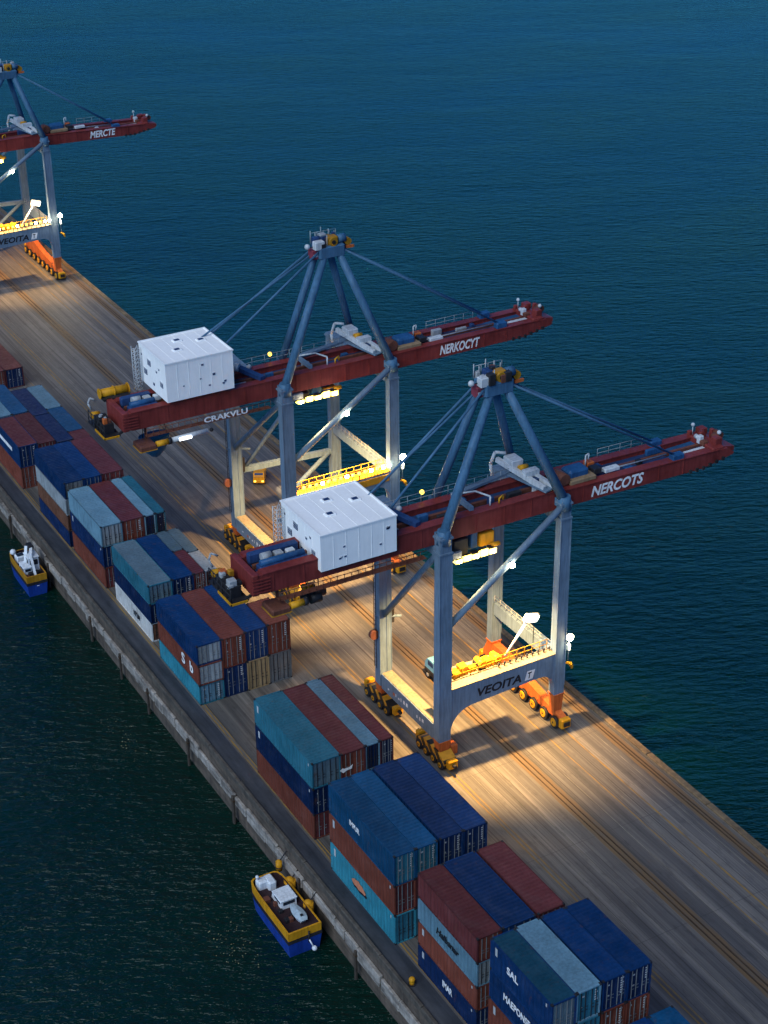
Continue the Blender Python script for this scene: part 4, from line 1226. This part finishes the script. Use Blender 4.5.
    b = B().mat(NAVY); b.beam((xa - 1.6, yy(1.2), g1 + 0.25), (xa - 2.6, yy(4.4), g1 + 0.35), 0.6, 0.4); b.build('cross_bar', None, root)
    b = B().mat(LGREY); b.tube((xa - 2.85, yy(4.5), g1 + 0.45), (xa - 2.55, yy(4.2), g1 + 0.45), 0.42, n=14); b.build('winch_drum', None, root)
    b = B().mat(LGREY); b.ball((xa - 1.6, yy(4.2), g1 + 0.3), 0.25); b.build('marker_ball', None, root)
    b = B().mat(YELLOW); b.path([(xa + 6.0, yy(1.2), g1 + 0.1), (xa + 6.0, yy(1.2), g1 + 0.55), (xa + 6.5, yy(1.4), g1 + 0.65), (xa + 6.5, yy(1.4), g1 + 0.2)], 0.07, 6); b.build('hand_hoop', None, root)
    b = B().mat(BROWN); b.tube((xa + 6, yy(4.45), g1 + 0.3), (xa + 6.6, yy(4.45), g1 + 0.3), 0.22, n=10); b.build('winch_drum', None, root)
    b = B().mat(GREY); b.bevbox(xa - 4.3, xa - 2.9, yy(1.55), yy(2.2), g1 - 0.5, g1 - 0.1, 0.06); b.build('cable_tray', None, root)
    b = B().mat(WARM2); b.ball((xa + 1.0, yy(5.0), g1 + 0.75), 0.2); b.mat(DARK); b.tube((xa + 1.0, yy(5.0), g1), (xa + 1.0, yy(5.0), g1 + 0.6), 0.05, n=6); b.build('marker_lamp', None, root)
    # ---- corner lamp, hook on chain at the right leg
    lx, lz = xb + 1.05, pz1 + 1.3
    b = B().mat(DARK); b.tube((xb + 0.45, yy(-0.1), lz - 0.3), (lx, yy(-0.1), lz - 0.1), 0.06, n=6); b.cbox(lx, yy(0.0), lz + 0.02, 0.35, 0.2, 0.35)
    b.mat(CORE); b.ball((lx, yy(-0.26), lz), 0.30, 14, 10); b.build('corner_lamp', None, root)
    light('POINT', 'corner_light', (lx + 0.1, yy(-0.6), lz - 0.35), P['corner'], (1.0, 0.78, 0.45), root, 0.25)
    b = B().mat(GREY); b.tube((lx, yy(-0.1), lz - 0.3), (lx, yy(-0.1), lz - 2.4), 0.04, n=5)
    b.mat(LGREY); b.bevbox(lx - 0.13, lx + 0.13, yy(-0.25), yy(0.05), lz - 1.35, lz - 0.75, 0.04)
    b.mat(YELLOW)
    pts = [(lx - 0.3 + 0.75 * math.sin(t), yy(-0.1), lz - 3.35 + 0.75 * math.cos(t)) for t in [0.2 + 0.28 * i for i in range(6)]]
    for i, (a, c) in enumerate(zip(pts, pts[1:])): b.tube(a, c, 0.12 + 0.03 * min(i, 4 - i), n=8)
    b.build('hook', None, root)
    # ---- tilting floodlight panel over the portal
    if not P['lit_walk']:
        base = Vector((xb - 4.2, yy(1.8), pz1 + 0.0)); head = Vector((xb - 1.95, yy(1.8), pz1 + 3.0))
        b = B().mat(LGREY); b.tube(base, head, 0.12, n=10); b.mat(YELLOW); b.ball(head, 0.28); b.mat(WHITE); b.beam(head + Vector((-0.4, -0.1, 0.25)), head + Vector((0.85, -0.1, -0.1)), 0.4, 0.75, up=(0, -0.3, 1))
        b.mat(lamp_mat('panel lamp', (1.0, 0.9, 0.68), 8)); b.beam(head + Vector((-0.32, -0.335, 0.24)), head + Vector((0.77, -0.335, -0.07)), 0.05, 0.6, up=(0, -0.3, 1))
        b.mat(DARK); b.tube(head + Vector((0.6, 0, -0.1)), head + Vector((0.6, 0, -2.6)), 0.04, n=5)
        b.build('flood_panel', None, root)
        light('SPOT', 'panel_light', head + Vector((0.1, -0.6, 0.0)), 500, (1.0, 0.85, 0.6), root, 0.3, head + Vector((-1.5, -3.0, -9)), R(120), 0.6)
    # junction box and reel on the rear left leg
    b = B().mat(DARK); b.bevbox(xa + 0.55, xa + 0.9, yy(D - 0.5), yy(D + 0.1), 8.6, 10.2, 0.05); b.mat(BROWN); b.tube((xa - 0.9, yy(D - 0.2), 7.6), (xa - 0.9, yy(D + 0.2), 7.6), 0.45, n=12); b.mat(BLUE); b.tube((xa - 0.8, yy(D), P['lbrace_z']), (xa + 1.5, yy(D - 0.6), P['lbrace_z'] - 0.3), 0.13, n=8)
    b.build('cable_reel', None, root)
    return root

P2 = dict(Y=0.0, rise=-0.3, xa=8.47, xb=20.05, D=10.0, g0=20.85, g1=22.55, xend=-7.3, xtip=38.3, apex=(14.9, 3.0, 32.2), portal=(5.2, 7.25), lit_walk=False,
          brace_z=13.2, lbrace_z=9.4, rear=False, house=(-2.3, 4.35, 0.2, 6.9, 21.65, 24.75), trolley=(10.2, 13.6), trolley_h=2.1, power=46000, corner=320,
          stay_x=4.6, stay_z=23.4, tube=False, seed=4, name='NERCOTS', label='front blue and red gantry crane, marked NERCOTS on its boom, flood panel over its portal')
P1 = dict(P2, Y=30.6, rise=0.1, xa=9.8, xb=21.25, D=12.4, g0=21.6, g1=23.3, xend=-5.4, xtip=40.2, apex=(16.5, 3.4, 33.8), portal=(9.6, 11.2), lit_walk=True,
          brace_z=14.8, lbrace_z=11.4, rear=True, house=(-1.75, 4.85, 0.2, 6.4, 23.75, 27.45), trolley=(11.6, 15.4), trolley_h=1.0, power=46000, corner=350,
          stay_x=5.2, stay_z=27.0, tube=True, text_dx=5.8, text_w=4.6, seed=9, name='NERKOCYT', label='middle gantry crane with a row of lit lamps on its yellow walkway')
P0 = dict(P2, Y=129.5, rise=-0.6, xa=9.8, xb=21.4, D=12.0, g0=19.4, g1=21.0, xend=-6, xtip=38.4, apex=(18.0, 3.4, 29.3), portal=(6.0, 8.0), lit_walk=False,
          brace_z=13, lbrace_z=10, rear=True, house=(-1.1, 5.4, 0.2, 6.4, 21.2, 24.8), trolley=(11.6, 15.0), trolley_h=1.2, power=17000, corner=400,
          stay_x=5.2, stay_z=24.0, tube=False, seed=2, walk_lamps=True, text_dx=7.0, text_w=3.9, name='MERCTE', label='far gantry crane cut off by the left picture edge')
crane(P2); crane(P1); crane(P0)

# blue canvas bucket hung below the middle crane's land-side end
bk = empty('hanging_bucket', (-2.2, 33.6, 17.2), 'dark blue canvas bucket hanging under the middle crane, below its white machinery house', 'bucket')
b = MB().mat(paint('bucket canvas', (0.015, 0.10, 0.20), 0.7, 0.25, 0.1))
cx, cy = -2.2, 33.6
rings = [(1.5, 19.6), (1.5, 19.45), (1.35, 18.8), (1.0, 18.0), (0.4, 17.45), (0.05, 17.3)]
n = 20
o = len(b.v)
for r_, z in rings:
    for i in range(n):
        an = 2 * math.pi * i / n
        k = 1 + 0.05 * math.sin(3 * an)
        b.v.append((cx + r_ * k * math.cos(an), cy + 0.6 * r_ * k * math.sin(an), z))
for q_ in range(len(rings) - 1):
    for i in range(n):
        j = (i + 1) % n
        b.face((o + q_ * n + i, o + q_ * n + j, o + (q_ + 1) * n + j, o + (q_ + 1) * n + i), True)
b.face([o + i for i in range(n)])
b.build('bag', None, bk)
b = MB().mat(DARK)
for s in (-1, 1):
    b.tube((cx + s * 1.2, cy, 19.55), (cx + s * 0.9, cy, 21.6), 0.035, n=5)
b.tube((cx - 1.2, cy, 19.58), (cx + 1.2, cy, 19.58), 0.04, n=6)
b.build('sling', None, bk)

# ------------------------------------------------------------------ small vehicles, bollard
def small_truck(loc, rz, cab, m_body, label, lit=False):
    r = empty('service_vehicle', (0, 0, 0), label, 'vehicle')
    b = MB().mat(m_body)
    b.bevbox(-0.9, 0.9, -2.0, 2.0, 0.45, 0.95, 0.1); body = b.build('body', None, r)
    b = MB().mat(cab); b.prism([(-1.95, 0.955), (-0.3, 0.955), (-0.35, 2.0), (-1.5, 2.0), (-1.9, 1.5)], 'x', -0.85, 0.85); c = b.build('cab', None, r)
    b = MB().mat(NAVY); b.add([(-0.7, -1.93, 1.45), (0.7, -1.93, 1.45), (0.66, -1.545, 1.96), (-0.66, -1.545, 1.96)], [(0, 1, 2, 3)])
    for s in (-1, 1): b.box(s * 0.853 - 0.004, s * 0.853 + 0.004, -1.4, -0.5, 1.4, 1.85)
    b.build('window', None, c)
    b = MB().mat(m_body); b.box(-0.85, 0.85, -0.2, 1.9, 0.953, 1.05)
    for s in (-1, 1): b.box(s * 0.85 - 0.04, s * 0.85 + 0.04, -0.2, 1.9, 1.05, 1.35)
    b.build('cargo_bed', None, r)
    for sx in (-1, 1):
        for yy_ in (-1.3, 1.3):
            w_ = MB().mat(RUBBER); w_.tube((sx * 0.70, yy_, 0.38), (sx * 0.95, yy_, 0.38), 0.38, n=16); w_.mat(GREY); w_.tube((sx * 0.95, yy_, 0.38), (sx * 0.965, yy_, 0.38), 0.2, n=12); w_.build('wheel', None, r)
        h = MB().mat(WARM2 if lit else LGREY); h.cbox(sx * 0.6, -2.02, 0.75, 0.32, 0.06, 0.2); h.build('headlight', None, body)
    r.location = loc; r.rotation_euler = (0, 0, rz)
    return r
small_truck((14.9, 10.3, 0.012), R(180), paint('cab light blue', (0.16, 0.42, 0.62), 0.4), DARK, 'small light blue service truck partly hidden behind the front crane left leg')
small_truck((18.2, 55.5, 0.012), R(-30), YELLOW, YELLOW, 'small yellow service truck with lit headlights behind the middle crane', True).scale = (0.72, 0.72, 0.72)
light('SPOT', 'headlight_beam', (18.9, 54.0, 1.2), 250, (1.0, 0.8, 0.5), None, 0.2, (20.5, 50, 0), R(70))

def bollard(x, y, z, label):
    r = empty('bollard', (x, y, z), label, 'bollard')
    b = MB().mat(YELLOW); b.tube((x, y, z), (x, y, z + 0.38), 0.2, 0.16, n=14); b.ball((x, y, z + 0.42), 0.24, 12, 8); b.build('post', None, r)
    b = MB().mat(DARK); b.tube((x, y, z + 0.0), (x, y, z + 0.05), 0.3, n=14); b.build('base_plate', None, r)
bollard(-7.1, -21.6, 0.012, 'small yellow mooring bollard at the road edge near the bottom of the picture')
for y, z, s, lab in ((-4.9, -3.75, 1.0, 'yellow cylinder fender on the quay wall, beside the middle of the near boat'), (-8.1, -3.4, 0.85, 'yellow cylinder fender on the quay wall, beside the stern of the near boat'), (-3.0, -2.4, 0.5, 'smallest yellow cylinder fender on the quay wall, ahead of the near boat bow')):
    r = empty('fender_drum', (XL - 0.85, y, z), lab, 'fender', 'yellow fenders beside the near boat')
    b = MB().mat(YELLOW); x = XL - 0.82
    b.tube((x, y, z), (x, y, z + 1.7 * s), 0.42 * s + 0.05, n=16); b.ball((x, y, z + 1.55 * s), 0.38 * s + 0.05, 14, 8); b.build('drum', None, r)
    b = MB().mat(DARK); b.tube((x, y, z + 0.6 * s), (x, y, z + 0.75 * s), 0.46 * s + 0.07, n=16); b.tube((x, y, z + 1.6 * s), (XL - 0.1, y, min(z + 1.6 * s + 0.8, -0.3)), 0.05, n=6); b.build('strap', None, r)

# ------------------------------------------------------------------ boats
HULL = paint('boat hull blue', (0.012, 0.05, 0.30), 0.35, 0.15, 0.12)
BDECK = paint('boat deck maroon', (0.035, 0.018, 0.022), 0.6, 0.3, 0.1)
BWHITE = paint('boat white gelcoat', (0.68, 0.72, 0.78), 0.35, 0.08, 0.04)
GLASS = paint('boat window glass', (0.02, 0.03, 0.045), 0.15, 0.1, 0)
def hull_outline(x0, x1, y0, y1, k=0.0):
    """stern at y0, blunt rounded bow at y1"""
    xm = (x0 + x1) / 2; hw = (x1 - x0) / 2 - k
    pts = [(xm - hw, y0 + k), (xm + hw, y0 + k)]
    L = y1 - y0
    for t, f_ in ((0.6, 1.0), (0.8, 0.98), (0.91, 0.93), (0.975, 0.82), (1.0, 0.64)):
        pts.append((xm + hw * f_, y0 + L * t - k))
    for t, f_ in ((1.0, 0.64), (0.975, 0.82), (0.91, 0.93), (0.8, 0.98), (0.6, 1.0)):
        pts.append((xm - hw * f_, y0 + L * t - k))
    return pts
def loft(b, o1, z1, o2, z2):
    n = len(o1); o = len(b.v)
    b.v.extend([(x, y, z1) for x, y in o1]); b.v.extend([(x, y, z2) for x, y in o2])
    for i in range(n):
        j = (i + 1) % n
        b.face((o + i, o + j, o + n + j, o + n + i))
def boat(x0, x1, y0, y1, z, label, kind):
    r = empty('workboat', ((x0 + x1) / 2, (y0 + y1) / 2, z), label, 'boat')
    O = lambda k: hull_outline(x0, x1, y0, y1, k)
    b = MB().mat(HULL); loft(b, O(0.22), z - 0.6, O(0.0), z + 1.45); b.add([(x, y, z + 1.43) for x, y in O(0.02)], [tuple(range(12))]); b.build('hull', None, r)
    b = MB().mat(DARK); loft(b, O(-0.03), z + 1.4, O(-0.03), z + 1.705); b.build('rubbing_strake', None, r)
    b = MB().mat(YELLOW if kind == 0 else OCHRE); loft(b, O(0.02), z + 1.7, O(0.0), z + 2.45); b.mat(BDECK); loft(b, O(0.16), z + 1.7, O(0.14), z + 2.45); b.mat(YELLOW if kind == 0 else OCHRE)
    o1, o2 = O(0.0), O(0.14); n = len(o1); o = len(b.v)
    b.v.extend([(x, y, z + 2.45) for x, y in o1]); b.v.extend([(x, y, z + 2.45) for x, y in o2])
    for i in range(n):
        j = (i + 1) % n; b.face((o + i, o + j, o + n + j, o + n + i))
    o = len(b.v); b.v.extend([(x, y, z + 1.7) for x, y in O(0.02)]); b.v.extend([(x, y, z + 1.7) for x, y in O(0.16)])
    for i in range(n):
        j = (i + 1) % n; b.face((o + i, o + n + i, o + n + j, o + j))
    bw = b.build('bulwark', None, r)
    b = MB().mat(BDECK); b.add([(x, y, z + 2.05) for x, y in O(0.15)], [tuple(range(12))]); b.build('deck', None, r)
    xm = (x0 + x1) / 2; L = y1 - y0; W = x1 - x0; dz = z + 2.05
    def cabin(xc, yc, w_, l_, h_, nm='wheelhouse'):
        bb = MB().mat(BWHITE); bb.prism([(yc - l_ / 2, dz + 0.003), (yc + l_ / 2, dz + 0.003), (yc + l_ / 2 - 0.12, dz + h_ * 0.55), (yc + l_ / 2 - 0.3, dz + h_), (yc - l_ / 2 + 0.1, dz + h_)], 'x', xc - w_ / 2, xc + w_ / 2)
        bb.bevbox(xc - w_ / 2 - 0.08, xc + w_ / 2 + 0.08, yc - l_ / 2 + 0.0, yc + l_ / 2 - 0.18, dz + h_ + 0.003, dz + h_ + 0.1, 0.04)
        oo = bb.build(nm, None, r)
        bb = MB().mat(GLASS)
        for s in (-1, 1): bb.box(xc + s * (w_ / 2 + 0.004) - 0.004, xc + s * (w_ / 2 + 0.004) + 0.004, yc - l_ * 0.36, yc + l_ * 0.2, dz + h_ * 0.5, dz + h_ * 0.88)
        bb.box(xc - w_ * 0.38, xc + w_ * 0.38, yc - l_ / 2 - 0.0 + 0.02, yc - l_ / 2 + 0.03, dz + h_ * 0.45, dz + h_ * 0.85)
        bb.build('window', None, oo)
        return oo
    rq = random.Random(31 + kind)
    for i in range(10):
        bb = MB().mat(rq.choice((DARK, DARK, GREY, BROWN, NAVY)))
        gx, gy, gs = xm + rq.uniform(-0.36, 0.36) * W, y0 + L * rq.uniform(0.08, 0.85), rq.uniform(0.12, 0.28)
        bb.bevbox(gx - gs, gx + gs, gy - gs, gy + gs, dz - 0.02, dz + rq.uniform(0.15, 0.45), 0.04); bb.build('deck_gear', None, r)
    if kind == 0:
        cabin(xm + 0.25, y0 + L * 0.56, W * 0.46, L * 0.25, 0.72)
        # white dinghy on the after deck
        bb = MB().mat(BWHITE); yc0, yc1 = y0 + L * 0.10, y0 + L * 0.40; xc = xm + 0.35
        pr = []
        m_ = 10
        for i in range(m_ + 1):
            t = i / m_; hw = 0.48 * math.sin(math.pi * (0.12 + 0.88 * t) if t < 0.5 else math.pi * (0.56 + 0.40 * (t - 0.5) / 0.5)) ** 0.6
            pr.append((yc0 + (yc1 - yc0) * t, max(0.04, hw)))
        out = [(xc + h_, y_) for y_, h_ in pr] + [(xc - h_, y_) for y_, h_ in reversed(pr)]
        inn = [(xc + (x - xc) * 0.6, (yc0 + yc1) / 2 + (y_ - (yc0 + yc1) / 2) * 0.7) for x, y_ in out]
        loft(bb, inn, dz + 0.05, out, dz + 0.5)
        bb.mat(paint('dinghy cover', (0.42, 0.52, 0.60), 0.5, 0.1, 0)); top = [(x, y_, dz + 0.5) for x, y_ in out]; bb.add(top + [(xc, (yc0 + yc1) / 2, dz + 0.68)], [(i, (i + 1) % len(top), len(top)) for i in range(len(top))])
        bb.mat(DARK); bb.cbox(xc, yc0 + 0.5, dz + 0.66, 0.18, 0.18, 0.12)
        bb.build('dinghy', None, r)
        for (ox, oy, w_, l_) in ((-0.85, 0.93, 0.85, 0.75), (0.15, 0.93, 0.7, 1.2)):
            bb = MB().mat(BWHITE); bb.bevbox(xm + ox * W * 0.22 - w_ / 2, xm + ox * W * 0.22 + w_ / 2, y0 + L * oy - l_ * 0.9, y0 + L * oy + l_ * 0.1, dz + 0.003, dz + 0.75, 0.12); bb.build('locker', None, r)
        bb = MB().mat(BWHITE); bb.tube((xm - W * 0.3, y0 + L * 0.9, z + 1.95), (xm - W * 0.3, y0 + L * 0.9, z + 3.0), 0.05, n=6); bb.ball((xm - W * 0.3, y0 + L * 0.9, z + 3.1), 0.15); bb.mat(ORANGE); bb.tube((xm - W * 0.3, y0 + L * 0.9, z + 2.3), (xm - W * 0.3, y0 + L * 0.9, z + 2.6), 0.07, n=6); bb.build('mast', None, r)
        bb = MB().mat(DARK); bb.tube((xm + 0.3, y0 - 0.06, z + 1.0), (xm + 0.3, y0 - 0.06, z + 2.1), 0.07, n=6); bb.mat(BWHITE); bb.tube((xm + 0.3, y0 - 0.12, z + 1.3), (xm + 0.55, y0 - 0.3, z + 0.6), 0.06, n=6); bb.ball((xm + 0.6, y0 - 0.34, z + 0.5), 0.22); bb.build('stern_gear', None, r)
    else:
        cabin(xm + 0.4, y0 + L * 0.42, W * 0.5, L * 0.28, 1.5)
        cabin(xm - 0.45, y0 + L * 0.36, W * 0.36, L * 0.30, 0.7, 'engine_hatch')
        bb = MB().mat(BWHITE); bb.bevbox(xm - 0.7, xm + 0.35, y0 + L * 0.66, y0 + L * 0.82, dz + 0.003, dz + 0.7, 0.1); bb.mat(GLASS); bb.box(xm - 0.55, xm + 0.2, y0 + L * 0.66 + 0.15, y0 + L * 0.82 - 0.15, dz + 0.703, dz + 0.72); bb.build('locker', None, r)
        bb = MB().mat(BWHITE); bb.ball((xm - 0.55, y0 + L * 0.94, dz + 0.5), 0.34, 12, 8); bb.mat(ORANGE); bb.tube((xm - 0.55, y0 + L * 0.94, dz), (xm - 0.55, y0 + L * 0.94, dz + 0.3), 0.12, n=8); bb.build('bow_light', None, r)
        bb = MB().mat(BWHITE); bb.beam((xm + 0.05, y0 + 0.1, z + 1.1), (xm + 0.15, y0 + L * 0.3, dz + 1.9), 0.24, 0.24); bb.beam((xm + 0.15, y0 + L * 0.3, dz + 1.9), (xm + 0.8, y0 + L * 0.55, dz + 2.2), 0.3, 0.2); bb.beam((xm - 0.3, y0 + L * 0.4, dz + 0.7), (xm + 0.2, y0 + L * 0.52, dz + 2.3), 0.3, 0.24); bb.mat(DARK); bb.bevbox(xm + 0.3, xm + 0.9, y0 + L * 0.45, y0 + L * 0.62, dz + 2.0, dz + 2.35, 0.08); bb.build('davit_crane', None, r)
    return r
boat(-11.6, -8.75, -10.7, -3.5, ZW, 'near moored workboat, blue hull, yellow bulwark, dinghy lying on its maroon deck', 0)
boat(-10.9, -8.72, 51.0, 57.2, ZW, 'farther moored workboat with white davit crane and cabins, at left of the picture', 1)

# yellowish glints on the near water, put in as scattered pale flecks
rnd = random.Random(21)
b = MB().mat(paint('pale glint flecks', (0.34, 0.28, 0.15), 0.7, 0.3, 0))
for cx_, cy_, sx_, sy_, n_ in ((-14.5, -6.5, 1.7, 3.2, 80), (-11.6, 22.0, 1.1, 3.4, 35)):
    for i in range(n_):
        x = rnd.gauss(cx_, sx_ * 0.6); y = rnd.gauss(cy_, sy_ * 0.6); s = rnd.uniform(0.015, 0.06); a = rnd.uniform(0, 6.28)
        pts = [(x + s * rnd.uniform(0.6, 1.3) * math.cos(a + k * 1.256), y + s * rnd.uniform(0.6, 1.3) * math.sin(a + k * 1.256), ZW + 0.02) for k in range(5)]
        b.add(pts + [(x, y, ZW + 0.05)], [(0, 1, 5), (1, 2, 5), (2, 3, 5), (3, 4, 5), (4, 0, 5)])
tag(b.build('painted_glints'), kind='stuff')

# ------------------------------------------------------------------ light
SUN_EL, SUN_AZ = 30.0, 243.0        # soft glow of the dusk sky from the land side
world = bpy.data.worlds.new('World'); scene.world = world
world.use_nodes = True
nt = world.node_tree
bg = nt.nodes['Background']
sky = nt.nodes.new('ShaderNodeTexSky'); sky.sky_type = 'NISHITA'; sky.sun_disc = False
sky.sun_elevation = R(6.0); sky.sun_rotation = R(SUN_AZ)
sky.air_density = 1.0; sky.dust_density = 0.3; sky.ozone_density = 4.0
tint = nt.nodes.new('ShaderNodeMix'); tint.data_type = 'RGBA'; tint.blend_type = 'MULTIPLY'; tint.inputs[0].default_value = 1.0
tint.inputs[7].default_value = (0.115, 0.435, 0.765, 1)
nt.links.new(sky.outputs[0], tint.inputs[6])
tc = nt.nodes.new('ShaderNodeTexCoord'); sp = nt.nodes.new('ShaderNodeSeparateXYZ'); nt.links.new(tc.outputs['Generated'], sp.inputs[0])
el = nt.nodes.new('ShaderNodeValToRGB'); nt.links.new(sp.outputs[2], el.inputs[0])
e_ = el.color_ramp.elements
e_[0].position = 0.10; e_[0].color = (0.95, 1.1, 1.3, 1); e_[1].position = 0.70; e_[1].color = (0.34, 0.44, 0.44, 1)
el.color_ramp.interpolation = 'EASE'
dim = nt.nodes.new('ShaderNodeMix'); dim.data_type = 'RGBA'; dim.blend_type = 'MULTIPLY'; dim.inputs[0].default_value = 1.0
nt.links.new(tint.outputs[2], dim.inputs[6]); nt.links.new(el.outputs[0], dim.inputs[7]); nt.links.new(dim.outputs[2], bg.inputs[0])
bg.inputs[1].default_value = 0.15

def sun_dir(el, az):
    return Vector((math.sin(R(az)) * math.cos(R(el)), math.cos(R(az)) * math.cos(R(el)), math.sin(R(el))))
l = bpy.data.lights.new('dusk_glow', 'SUN'); l.energy = 1.25; l.angle = R(48); l.color = (0.86, 0.95, 1.0)
so = bpy.data.objects.new('dusk_glow', l); col.objects.link(so)
so.rotation_euler = (-sun_dir(SUN_EL + 14, SUN_AZ)).to_track_quat('-Z', 'Y').to_euler()

# ------------------------------------------------------------------ camera
cam = bpy.data.cameras.new('camera'); co = bpy.data.objects.new('camera', cam); col.objects.link(co)
yaw, pitch, roll = 0.508784, 0.490260, -0.0126229
fw = Vector((math.sin(yaw) * math.cos(pitch), math.cos(yaw) * math.cos(pitch), -math.sin(pitch)))
r_ = Vector((math.cos(yaw), -math.sin(yaw), 0)); u_ = r_.cross(fw)
r2 = r_ * math.cos(roll) + u_ * math.sin(roll); u2 = -r_ * math.sin(roll) + u_ * math.cos(roll)
M = Matrix((r2, u2, -fw)).transposed().to_4x4()
M.translation = Vector((-53.341, -101.2665, 87.380))
co.matrix_world = M
cam.sensor_fit = 'VERTICAL'; cam.sensor_height = 24.0; cam.lens = 1715.07 / 1024 * 24.0
cam.clip_start = 1.0; cam.clip_end = 9000
scene.camera = co

scene.view_settings.view_transform = 'Standard'
scene.view_settings.look = 'None'
scene.view_settings.exposure = 1.1
scene.view_settings.gamma = 1.0
scene.view_settings.use_curve_mapping = False
scene.cycles.use_denoising = True
scene.cycles.max_bounces = 6
